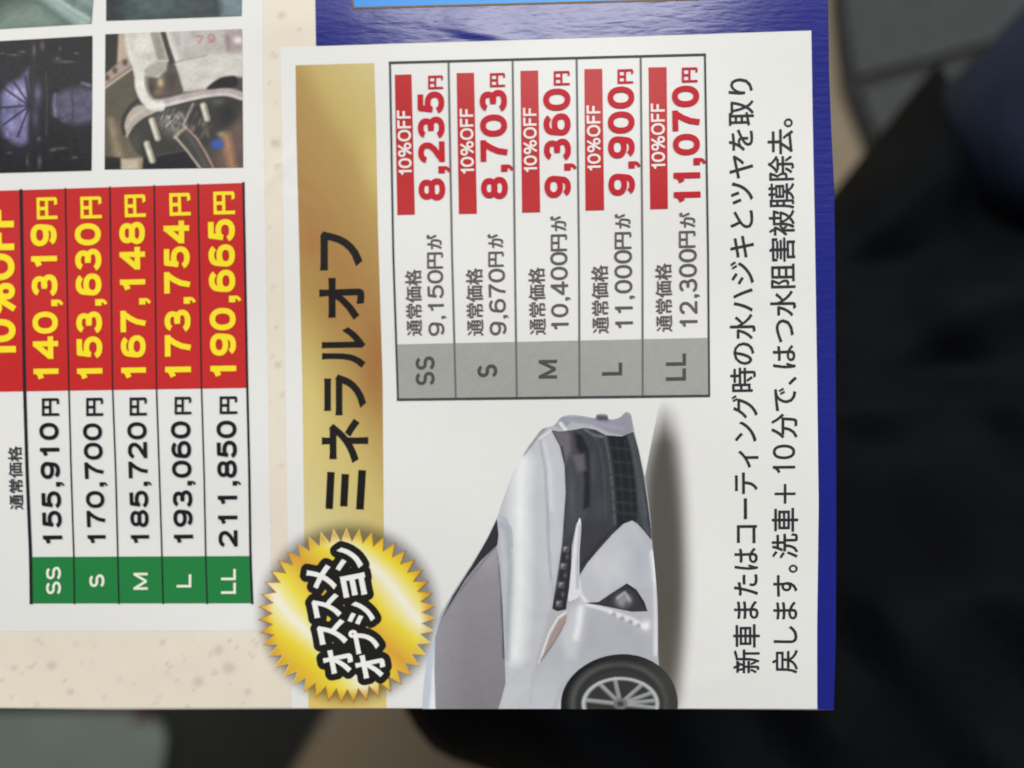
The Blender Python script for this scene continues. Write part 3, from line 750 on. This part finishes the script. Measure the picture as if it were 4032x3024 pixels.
    p.line([(1318, 250), (1360, 370), (1405, 495)], 46, (221, 215, 206), 30); p.line([(1440, 250), (1445, 440)], 10, (214, 208, 202), 16, 0.8); p.line([(1400, 498), (1480, 470), (1640, 440)], 9, (160, 152, 148), 12)
    p.poly([(1780, 240), (1960, 215), (1960, 400), (1830, 410), (1800, 360)], (170, 156, 155), 40); p.line([(1800, 290), (1810, 390)], 26, (132, 116, 116), 26, 0.8); p.blob(1885, 318, 34, 30, (232, 226, 220), 0.95); p.blob(1700, 560, 90, 30, (226, 221, 213), 0.7); p.blob(1560, 620, 70, 50, (200, 194, 186), 0.7)
    p.line([(1562, 290), (1608, 290), (1580, 340)], 11, (184, 112, 116), 8, 0.9)
    p.line(catmull([(1690, 312), (1662, 312), (1648, 296), (1660, 282), (1690, 282), (1700, 306), (1692, 330), (1656, 334)], 4, False), 10, (184, 112, 116), 8, 0.9)
    # slot, cavity, caliper
    p.poly([(1262, 245), (1312, 245), (1345, 370), (1392, 500), (1340, 520), (1310, 470)], (64, 56, 55), 12)
    p.poly([(1165, 620), (1260, 610), (1330, 520), (1388, 515), (1455, 725), (1290, 775), (1190, 795)], (90, 80, 73), 14)
    p.blob(1274, 655, 26, 44, (206, 178, 138), 0.95); p.blob(1250, 732, 40, 24, (150, 116, 96), 0.8); p.blob(1370, 640, 40, 70, (66, 58, 54), 0.8); p.blob(1200, 700, 26, 50, (56, 50, 48), 0.8)
    p.poly([(1188, 250), (1268, 248), (1335, 480), (1325, 520), (1245, 490)], (160, 150, 139), 14); p.line([(1262, 255), (1330, 480)], 10, (206, 198, 186), 14, 0.8)
    p.poly([(990, 262), (1192, 252), (1225, 380), (1252, 482), (1180, 522), (1110, 592), (1065, 600), (1038, 500), (1000, 400)], (212, 207, 197), 12)
    p.blob(1110, 360, 70, 60, (226, 222, 213), 0.8); p.blob(1170, 450, 50, 30, (196, 190, 178), 0.7); p.line([(1004, 300), (1040, 490)], 16, (232, 228, 220), 20, 0.7)
    p.poly([(1108, 592), (1180, 522), (1252, 482), (1332, 486), (1322, 560), (1262, 622), (1165, 612)], (174, 171, 160), 14); p.line([(1115, 580), (1185, 520), (1255, 484), (1325, 482)], 8, (226, 222, 212), 10, 0.8); p.line([(1260, 622), (1322, 560), (1330, 500)], 8, (120, 108, 96), 12, 0.8)
    # curved strap running into the rotor's edge
    p.line(catmull([(1920, 760), (1800, 728), (1660, 735), (1500, 765), (1350, 802), (1230, 822)], 5, False), 62, (182, 168, 167), 14)
    p.line(catmull([(1930, 790), (1800, 752), (1660, 760), (1500, 790), (1350, 828), (1240, 850)], 5, False), 22, (218, 211, 206), 16); p.line(catmull([(1930, 812), (1800, 775), (1660, 782), (1500, 812), (1350, 852), (1240, 876)], 5, False), 8, (46, 42, 42), 10)
    p.line(catmull([(1108, 596), (1112, 680), (1140, 760), (1200, 830), (1270, 842)], 5, False), 84, (228, 224, 215), 14); p.line(catmull([(1160, 610), (1166, 690), (1196, 770), (1260, 806)], 5, False), 16, (176, 166, 158), 18, 0.8)
    p.poly(catmull([(1640, 705), (1735, 625), (1850, 603), (1885, 640), (1865, 690), (1760, 698)]), (33, 31, 33), 12)
    # studs
    for q in (((1205, 955), (1250, 1095)), ((1165, 1140), (1208, 1272)), ((1612, 838), (1642, 942))):
        (x0, y0), (x1, y1) = q
        p.line([(x0 - 26, y0 + 10), (x1 - 26, y1 + 6)], 26, (38, 36, 36), 16, 0.9); p.line([(x0 + 30, y0 + 8), (x1 + 30, y1)], 20, (46, 42, 42), 16, 0.8)
        p.line([(x0, y0), (x1, y1)], 48, (190, 184, 166), 14); p.line([(x0 - 8, y0), (x1 - 8, y1)], 18, (230, 226, 208), 18); p.line([(x0 + 16, y0), (x1 + 16, y1)], 10, (140, 132, 118), 12, 0.8)
    # hose below the hub
    p.poly([(1395, 1090), (1460, 1010), (1560, 1090), (1700, 1360), (1600, 1360)], (66, 64, 61), 12); p.line([(1480, 1060), (1560, 1170), (1640, 1340)], 20, (96, 94, 92), 30, 0.8)
    p.line([(1390, 1085), (1480, 1190), (1600, 1350)], 14, (212, 196, 176), 12); p.line([(1462, 1000), (1560, 1095), (1630, 1210), (1700, 1350)], 12, (202, 164, 148), 12); p.line([(1388, 1088), (1425, 1050), (1466, 1015)], 20, (196, 178, 158), 16)
    return p.grain(70, 55, 0.05, 17).grain(18, 14, 0.04, 7)
random.seed(4)
photo([(690, 225), (685, 1108), (1000, 1104), (1590, 1095), (1586, 600), (1583, 190), (1200, 205)], paint_d, 'photo of a grey brake caliper and wheel hub with a red 79', 4.5)

# ---- printed car
PF[0] = 1.2
f5 = lambda x, y: (1600 + x / 1.229, 1500 + y / 1.229)
YB = 1585
shadow_pts = [(1235, 60), (1195, 250), (1150, 480), (1160, 800), (1180, 1100), (1200, YB), (1420, YB), (1440, 1300), (1450, 1000), (1440, 700), (1400, 400), (1330, 150), (1280, 60)]
core = catmull([(1245, 130), (1200, 300), (1160, 500), (1150, 900), (1180, 1300), (1230, 1560), (1285, 1560), (1325, 1300), (1345, 1000), (1335, 700), (1310, 420), (1275, 200)], 5)
def sh_alpha(X, Y):
    d = poly_sd(X, Y, core)
    a = np.clip(0.52 - d / 150, 0, 1); return (a * a * (3 - 2 * a)) * 0.93 * np.clip((Y - 70) / 240, 0, 1) * np.clip((1330 - X + 160) / 170, 0, 1)
def paint_sh(X, Y):
    p = Print(X, Y, (88, 83, 77)); p.mix(np.clip((Y - 1100) / 400, 0, 1) * 0.4, (122, 113, 102)); return p
body_pts = [(78, YB), (84, 1480), (100, 1360), (125, 1240), (150, 1160), (215, 1040), (300, 910), (380, 780), (438, 660), (470, 570), (515, 450), (570, 350), (620, 278), (658, 232), (715, 214),
            (748, 176), (800, 163), (870, 172), (912, 178), (926, 160), (970, 162), (982, 186), (1030, 178), (1062, 150), (1084, 160), (1094, 200), (1110, 270), (1140, 400), (1163, 520), (1182, 680), (1190, 790), (1206, 950), (1216, 1100), (1218, 1335),
            (1230, 1480), (1240, YB)]
body_pts = body_pts[:1] + [tuple(q) for q in catmull(body_pts[:-2], 4, False)[1:]] + body_pts[-2:]
def paint_body(X, Y):
    p = Print(X, Y, (186, 187, 193))
    p.mix(np.clip((Y - 1350) / 300, 0, 1) * 0.4, (226, 227, 232))
    # roof and pillar strip
    p.poly([(70, 1590), (90, 1400), (130, 1220), (160, 1150), (145, 1300), (124, 1420), (112, 1590)], (196, 206, 218), 12)
    p.poly([(112, 1590), (124, 1420), (145, 1260), (150, 1400), (142, 1590)], (236, 236, 236), 8)
    # bonnet
    p.poly([(438, 650), (500, 480), (570, 350), (640, 260), (690, 238), (740, 310), (765, 420), (768, 540), (755, 740), (720, 960), (690, 1120), (640, 1300), (600, 1480), (470, 1590), (480, 1300), (470, 1000), (455, 800)], (198, 200, 206), 16)
    p.line([(560, 390), (548, 600), (552, 850), (545, 1100), (530, 1320)], 84, (238, 239, 240), 60)
    p.line([(455, 690), (490, 720), (502, 900), (490, 1150), (484, 1340)], 26, (172, 178, 188), 22); p.line([(452, 655), (478, 668), (505, 720), (512, 800)], 8, (168, 172, 182), 10)
    p.line([(648, 290), (672, 420), (682, 600), (688, 800), (700, 960)], 7, (160, 160, 170), 9); p.line([(668, 300), (694, 430), (704, 620)], 22, (216, 217, 224), 18)
    p.line([(700, 960), (715, 1050)], 8, (182, 182, 192), 10)
    p.line([(640, 280), (700, 240)], 8, (232, 232, 236), 8); p.line([(570, 352), (640, 262), (668, 234)], 9, (120, 118, 126), 10, 0.8)
    p.line([(600, 1350), (540, 1420), (480, 1480)], 6, (196, 197, 204), 8); p.line([(640, 1380), (612, 1420), (600, 1560)], 8, (186, 188, 196), 10); p.line([(480, 1440), (640, 1300)], 5, (202, 203, 210), 8)
    # side wing and bumper
    p.poly([(790, 1100), (850, 1060), (880, 1090), (850, 1250), (820, 1340), (770, 1330), (750, 1240)], (206, 207, 213), 40)
    p.line([(845, 1100), (835, 1170), (820, 1240)], 26, (242, 242, 246), 24); p.line([(740, 1260), (768, 1350), (772, 1420)], 8, (190, 191, 200), 12)
    p.poly([(1000, 740), (1090, 680), (1150, 750), (1185, 850), (1200, 1000), (1120, 1000), (1050, 980), (930, 1070), (860, 1060), (835, 960), (900, 860)], (194, 195, 202), 24)
    p.blob(980, 900, 110, 90, (212, 212, 217), 0.7); p.blob(1130, 880, 60, 120, (178, 182, 194), 0.7)
    p.line([(1190, 830), (1207, 980), (1212, 1120), (1206, 1320)], 22, (236, 236, 242), 16); p.line([(1212, 900), (1220, 1330)], 8, (160, 160, 168), 8)
    p.poly([(880, 1110), (1150, 1210), (1180, 1330), (1000, 1350), (880, 1400), (860, 1300)], (182, 182, 192), 60)
    p.line([(830, 960), (842, 1030), (880, 1082), (980, 1110), (1090, 1150), (1160, 1190)], 14, (240, 240, 242), 12)
    for k in range(9): p.blob(985 + 20 * k, 1118 + 9 * k, 8, 9, (140, 140, 148) if k % 2 else (246, 246, 248), 0.85)
    p.blob(1160, 1180, 20, 26, (246, 246, 248), 0.9)
    # far side of the bumper
    p.poly([(716, 214), (750, 172), (860, 174), (960, 186), (1062, 150), (1090, 165), (1098, 240), (1066, 268), (985, 252), (900, 212), (800, 196), (760, 235)], (152, 153, 166), 8)
    p.line([(770, 188), (860, 190), (960, 214), (1050, 232)], 12, (168, 166, 184), 12); p.line([(745, 205), (770, 235)], 16, (244, 244, 246), 8); p.poly([(915, 165), (972, 168), (976, 192), (925, 190)], (86, 84, 96), 8)
    # wheel arch
    p.line([(715, 1590), (740, 1500), (800, 1425), (880, 1380), (990, 1345), (1180, 1326)], 16, (182, 184, 192), 14)
    return p.grain(40, 60, 0.015, 9)
car = shape('printed_car', fly, body_pts, paint_body, 4, M_PHOTO, 8, f5); car['label'] = 'printed picture of a white car front'
o = shape('ground_shadow', car, shadow_pts, paint_sh, 3, M_SOFT, 9, f5, alpha=sh_alpha)
ws = [(142, YB), (136, 1400), (140, 1240), (160, 1170), (215, 1075), (290, 955), (365, 865), (436, 792), (452, 900), (466, 1100), (474, 1300), (480, 1460), (462, 1530), (445, YB)]
def paint_ws(X, Y):
    p = Print(X, Y, (152, 149, 155))
    p.mix(np.clip((Y - 900) / 650, 0, 1) * 0.8, (128, 125, 132)); p.mix(np.clip((300 - X) / 200, 0, 1) * 0.35, (188, 186, 190))
    p.blob(400, 860, 60, 70, (172, 166, 174), 0.7); p.line([(448, 800), (462, 1000), (474, 1340)], 9, (60, 60, 66), 8); p.line([(460, 860), (470, 1040)], 6, (214, 212, 220), 8, 0.6)
    p.line([(150, 1180), (240, 1040), (436, 795)], 6, (120, 118, 124), 8)
    return p.grain(12, 12, 0.015, 10)
shape('windscreen', car, ws, paint_ws, 5, M_PHOTO, 8, f5)
shape('pillar', car, [(162, 1160), (225, 1038), (320, 888), (395, 758), (438, 668), (446, 740), (440, 792), (362, 866), (288, 956), (214, 1076)], lambda X, Y: Print(X, Y, (52, 52, 58)).mix(np.clip((Y - 1040) / 120, 0, 1), (104, 103, 108)), 6, M_PHOTO, 8, f5)
grille = [(702, 238), (740, 244), (800, 238), (862, 226), (915, 236), (965, 262), (1040, 268), (1098, 246), (1122, 330), (1150, 470), (1168, 590), (1184, 720), (1186, 770), (1150, 726), (1118, 690), (1092, 674), (1050, 690), (995, 742), (930, 815), (875, 880), (838, 940),
          (838, 800), (842, 700), (836, 668), (822, 690), (812, 740), (800, 800), (752, 800), (762, 660), (770, 540), (765, 410), (742, 315)]
def paint_gr(X, Y):
    p = Print(X, Y, (62, 65, 70))
    p.poly([(700, 235), (860, 222), (880, 330), (880, 640), (840, 700), (760, 780), (770, 500), (750, 320)], (74, 74, 82), 20)
    p.poly([(700, 236), (790, 244), (800, 330), (770, 400), (740, 310)], (112, 106, 116), 20); p.line([(752, 320), (768, 430), (770, 560), (758, 700)], 9, (54, 56, 62), 8)
    p.poly([(815, 250), (850, 262), (882, 330), (890, 480), (886, 610), (856, 620), (862, 480), (850, 380), (824, 320)], (38, 40, 46), 12)
    p.poly([(800, 360), (860, 350), (870, 430), (830, 440)], (104, 98, 108), 18)
    p.line([(868, 240), (925, 300), (958, 400), (975, 520), (990, 690)], 40, (62, 67, 72), 26); p.line([(960, 262), (985, 400), (1000, 560), (1008, 690)], 6, (104, 108, 112), 8)
    p.poly([(974, 258), (1070, 264), (1086, 330), (1108, 470), (1120, 600), (1112, 680), (1080, 676), (1020, 712), (1014, 560), (1000, 400)], (35, 39, 42), 10)
    for y in (330, 395, 460, 525, 590, 640): p.line([(985, y - 8), (1120, y + 6)], 8, (56, 60, 64), 8)
    for x in (1035, 1075): p.line([(x - 20, 280), (x, 430), (x + 18, 660)], 5, (54, 58, 62), 8)
    p.poly([(1066, 266), (1100, 246), (1150, 470), (1190, 760), (1150, 728), (1120, 600), (1108, 470), (1086, 330)], (76, 82, 87), 10); p.line([(1098, 300), (1135, 470), (1160, 640)], 8, (100, 106, 112), 12)
    p.poly([(850, 700), (960, 660), (1000, 700), (930, 800), (850, 900), (838, 830)], (62, 61, 68), 20)
    p.line([(742, 318), (764, 410), (769, 540), (760, 660), (752, 790)], 5, (134, 132, 140), 6, 0.8); p.line([(905, 250), (938, 330), (955, 430), (962, 560), (965, 660)], 5, (92, 96, 100), 8, 0.7)
    p.blob(905, 420, 16, 90, (84, 88, 94), 0.6); p.blob(930, 620, 30, 60, (78, 80, 86), 0.6); p.blob(800, 560, 14, 110, (96, 96, 106), 0.6); p.line([(845, 900), (930, 790), (1000, 715), (1080, 672)], 8, (40, 41, 46), 10, 0.8)
    p.line([(862, 232), (905, 262), (950, 270)], 8, (150, 150, 162), 8, 0.8); p.line([(1100, 300), (1128, 430), (1152, 560), (1176, 700)], 6, (40, 44, 48), 8, 0.7)
    return p.grain(14, 14, 0.03, 11)
shape('grille', car, grille, paint_gr, 5, M_PHOTO, 6.5, f5)
def paint_hl(X, Y):
    p = Print(X, Y, (48, 48, 54)); p.poly([(740, 800), (756, 800), (730, 1000), (700, 1096), (690, 1090)], (92, 90, 98), 8)
    for x, y in ((772, 812), (760, 895), (750, 985), (738, 1076)):
        p.poly([(x - 13, y - 14), (x + 14, y - 12), (x + 11, y + 14), (x - 14, y + 12)], (128, 127, 134), 10); p.blob(x - 4, y - 4, 6, 6, (196, 194, 200), 0.8); p.blob(x + 4, y + 4, 7, 7, (62, 60, 68), 0.9); p.blob(x + 18, y - 45, 7, 12, (120, 118, 126), 0.8)
    return p
shape('headlight', car, [(752, 796), (800, 796), (796, 900), (786, 1000), (772, 1104), (730, 1112), (706, 1100), (718, 1020), (736, 910)], paint_hl, 6, M_PHOTO, 5, f5)
shape('headlight_fin', car, [(836, 662), (846, 700), (838, 820), (834, 950), (842, 1030), (806, 1060), (782, 1060), (792, 980), (802, 860), (816, 740)], lambda X, Y: Print(X, Y, (226, 226, 232)).line([(840, 700), (826, 900), (828, 1000)], 10, (176, 176, 186), 10), 6.5, M_PHOTO, 7, f5, smooth=3)
def paint_sl(X, Y):
    return Print(X, Y, (168, 152, 148)).line([(640, 1362), (690, 1220), (732, 1146), (778, 1112)], 14, (236, 232, 228), 8).line([(652, 1350), (720, 1262), (768, 1170)], 8, (134, 118, 116), 8)
shape('side_lamp', car, [(634, 1372), (660, 1290), (690, 1205), (728, 1142), (776, 1108), (772, 1160), (740, 1225), (700, 1290), (655, 1350)], paint_sl, 6, M_PHOTO, 6, f5)
def paint_fog(X, Y):
    return Print(X, Y, (58, 58, 64)).blob(1050, 1060, 42, 36, (158, 156, 164), 0.9, 4).line([(1020, 1050), (1056, 1020), (1080, 1060)], 8, (196, 194, 200), 8).blob(1066, 1084, 12, 18, (80, 78, 86), 0.8).line([(1068, 984), (1112, 1014), (1160, 1094)], 8, (34, 34, 40), 8)
shape('fog_lamp', car, [(862, 1072), (930, 1068), (985, 1030), (1066, 978), (1112, 1008), (1150, 1066), (1166, 1112), (1090, 1114), (1010, 1098), (930, 1082)], paint_fog, 6, M_PHOTO, 6, f5)
# front wheel
ca, ra, rb = (1030, 1560), 282, 240
tyre = []
for k in range(60):
    a = math.pi + math.pi * k / 59 * 1.0
    tyre.append((ca[0] + ra * math.cos(a), ca[1] + rb * math.sin(a) * (1.0 + 0.06 * math.cos(a))))
tyre = [(748, YB)] + [p for p in tyre if p[1] < YB] + [(1310, YB)]
def paint_tyre(X, Y):
    p = Print(X, Y, (56, 57, 56))
    r = np.sqrt(((X - 1030) / 282) ** 2 + ((Y - 1560) / 240) ** 2)
    p.mix(np.clip((r - 0.87) / 0.05, 0, 1) * np.clip((1170 - X) / 100, 0, 1), (30, 33, 36)); p.mix(np.exp(-((r - 0.80) / 0.05) ** 2), (84, 85, 82)); p.mix(np.exp(-((r - 0.70) / 0.03) ** 2) * 0.7, (48, 48, 47))
    p.mix(np.clip((X - 1170) / 130, 0, 1) * 0.7, (70, 68, 64)); p.mix(np.clip((1380 - Y) / 60, 0, 1), (44, 45, 46))
    # rim
    R = np.sqrt(((X - 1035) / 188) ** 2 + ((Y - 1560) / 130) ** 2)
    p.mix(np.clip((1.03 - R) / 0.05, 0, 1), (150, 154, 158)); p.mix(np.clip((0.90 - R) / 0.05, 0, 1), (58, 55, 53))
    for a in (-171, -126, -99, -52, -27, -8, 9):
        c, s = math.cos(math.radians(a)), math.sin(math.radians(a))
        p.line([(1035 + 28 * c, 1560 + 20 * s), (1035 + 174 * c, 1560 + 122 * s)], 19, (164, 168, 172), 8)
        p.line([(1035 + 50 * c, 1560 + 35 * s + 5), (1035 + 170 * c, 1560 + 119 * s + 6)], 5, (118, 118, 118), 6, 0.7)
    p.disc(1035, 1560, 36, 28, (120, 118, 116), 0.3); p.disc(1035, 1560, 16, 13, (70, 70, 70), 0.4)
    p.mix(np.clip((R - 0.9) / 0.04, 0, 1) * np.clip((1.0 - R) / 0.04, 0, 1) * 0.8, (206, 210, 214))
    return p
shape('wheel', car, tyre, paint_tyre, 7, M_PHOTO, 5, f5)

# ---- starburst badge
f4 = lambda x, y: (900 + x / 1.62, 2000 + y / 1.62)
BC = (757, 685)
def star(r0, r1, n=43, ph=0.03):
    out = []
    for k in range(2 * n):
        a = ph + k * math.pi / n; r = r1 if k % 2 == 0 else r0
        out.append((BC[0] + r * 1.0 * math.cos(a), BC[1] + r * 0.985 * math.sin(a)))
    return out
badge_stops = [(-900, (222, 160, 54)), (-620, (228, 184, 54)), (-450, (238, 216, 62)), (-265, (246, 243, 228)), (-110, (240, 222, 78)), (110, (222, 166, 62)), (340, (238, 216, 66)), (530, (247, 244, 230)), (690, (240, 218, 62)), (880, (226, 170, 54))]
def paint_badge(X, Y):
    a = (X - Y) + 25 * np.sin(Y / 90)
    p = Print(X, Y, (0, 0, 0)); p.c = ramp(a, badge_stops)
    ang = np.degrees(np.arctan2(Y - BC[1], X - BC[0]))
    r = np.hypot(X - BC[0], (Y - BC[1]) / 0.985)
    tip = np.clip((r - 470) / 60, 0, 1)
    p.mix(tip * 0.75 * np.clip(np.cos(np.radians(ang * 4 + 40)) * 0.5 + 0.55, 0, 1), (214, 150, 48))
    return p
def rim_col(X, Y):
    ang = np.degrees(np.arctan2(Y - BC[1], X - BC[0]))
    p = Print(X, Y, (196, 134, 46)); p.mix(np.clip(np.cos(np.radians(ang * 3 - 60)) * 0.7 + 0.2, 0, 1), (246, 226, 150)); return p
badge = shape('badge', fly, star(482, 568), rim_col, 6, M_INK, 14, f4); badge['label'] = 'golden starburst badge with white lettering edged in black'
shape('badge_face', badge, star(470, 553), paint_badge, 7, M_INK, 12, f4)
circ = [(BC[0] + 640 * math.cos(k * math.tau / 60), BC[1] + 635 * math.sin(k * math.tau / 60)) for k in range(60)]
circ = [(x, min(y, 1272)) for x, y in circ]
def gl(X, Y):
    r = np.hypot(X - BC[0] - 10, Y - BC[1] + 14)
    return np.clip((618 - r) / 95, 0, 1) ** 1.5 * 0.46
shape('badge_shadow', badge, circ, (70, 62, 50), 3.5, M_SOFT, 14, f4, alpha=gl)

# badge lettering: each character set on a tilted line
UP = np.array([-0.195, -0.981]); LF = np.array([-0.981, 0.195])
chars = [('オ', 703, 975, 160, 186), ('ス', 664, 795, 158, 182), ('ス', 628, 628, 150, 178), ('メ', 594, 448, 165, 178),
         ('オ', 908, 1006, 158, 186), ('プ', 866, 840, 158, 180), ('シ', 840, 664, 148, 174), ('ョ', 803, 490, 140, 160), ('ン', 762, 318, 150, 176)]
def badge_text(bold):
    V, F = [], []
    for ch, x, y, lw, lh in chars:
        G, f = glyphs(ch, bold, 3); a, b = G.min(0), G.max(0)
        if ch == 'プ':
            pass
        t = (G - (a + b) / 2) / (b - a)
        P = np.array([x, y]) + t[:, :1] * lw * UP + t[:, 1:] * lh * LF
        k = len(V); V += P.tolist(); F += [tuple(k + i for i in q) for q in f]
    return np.array(V), F
def to_mesh(name, parent, V, F, col, layer):
    px, py = f4(V[:, 0], V[:, 1]); W = on_sheet(px, py, layer)
    m = bpy.data.meshes.new(name); m.from_pydata(W.tolist(), [], F); colour_mesh(m, col)
    for p in m.polygons:
        if p.normal.z < 0: p.flip()
    return new_obj(name, m, parent, M_TEXT)
V, F = badge_text(0.036)
to_mesh('badge_lettering', badge, V, F, (243, 242, 238), 10)
# the black edging: everything within a pen's width of the white lettering, one outline
cnt = {}
for t in F:
    for i in range(len(t)):
        e = tuple(sorted((t[i], t[(i + 1) % len(t)]))); cnt[e] = cnt.get(e, 0) + 1
segs = [(V[i], V[j]) for (i, j), c in cnt.items() if c == 1]
RAD, st = 42.0, 6.0
gx = np.arange(V[:, 0].min() - 60, V[:, 0].max() + 60, st); gy = np.arange(V[:, 1].min() - 60, V[:, 1].max() + 60, st)
GX, GY = np.meshgrid(gx, gy); D = np.full(GX.shape, 1e9)
for a, b in segs:
    D = np.minimum(D, line_d(GX, GY, [a, b]))
D = RAD - D                                                     # > 0 inside the edging
pts, faces, idx = [], [], {}
def vid(p):
    k = (round(p[0], 3), round(p[1], 3))
    if k not in idx: idx[k] = len(pts); pts.append(k)
    return idx[k]
ny, nx = D.shape
for r in range(ny - 1):
    for c in range(nx - 1):
        cs = [(r, c), (r, c + 1), (r + 1, c + 1), (r + 1, c)]
        if all(D[q] <= 0 for q in cs): continue
        poly = []
        for k in range(4):
            a, b = cs[k], cs[(k + 1) % 4]
            if D[a] > 0: poly.append(vid((gx[a[1]], gy[a[0]])))
            if (D[a] > 0) != (D[b] > 0):
                t = D[a] / (D[a] - D[b])
                poly.append(vid((gx[a[1]] + t * (gx[b[1]] - gx[a[1]]), gy[a[0]] + t * (gy[b[0]] - gy[a[0]]))))
        poly = list(dict.fromkeys(poly))
        if len(poly) > 2: faces.append(tuple(poly))
to_mesh('lettering_edge', badge, np.array(pts, float), faces, (32, 31, 30), 9)['label'] = 'black edging round the white lettering'
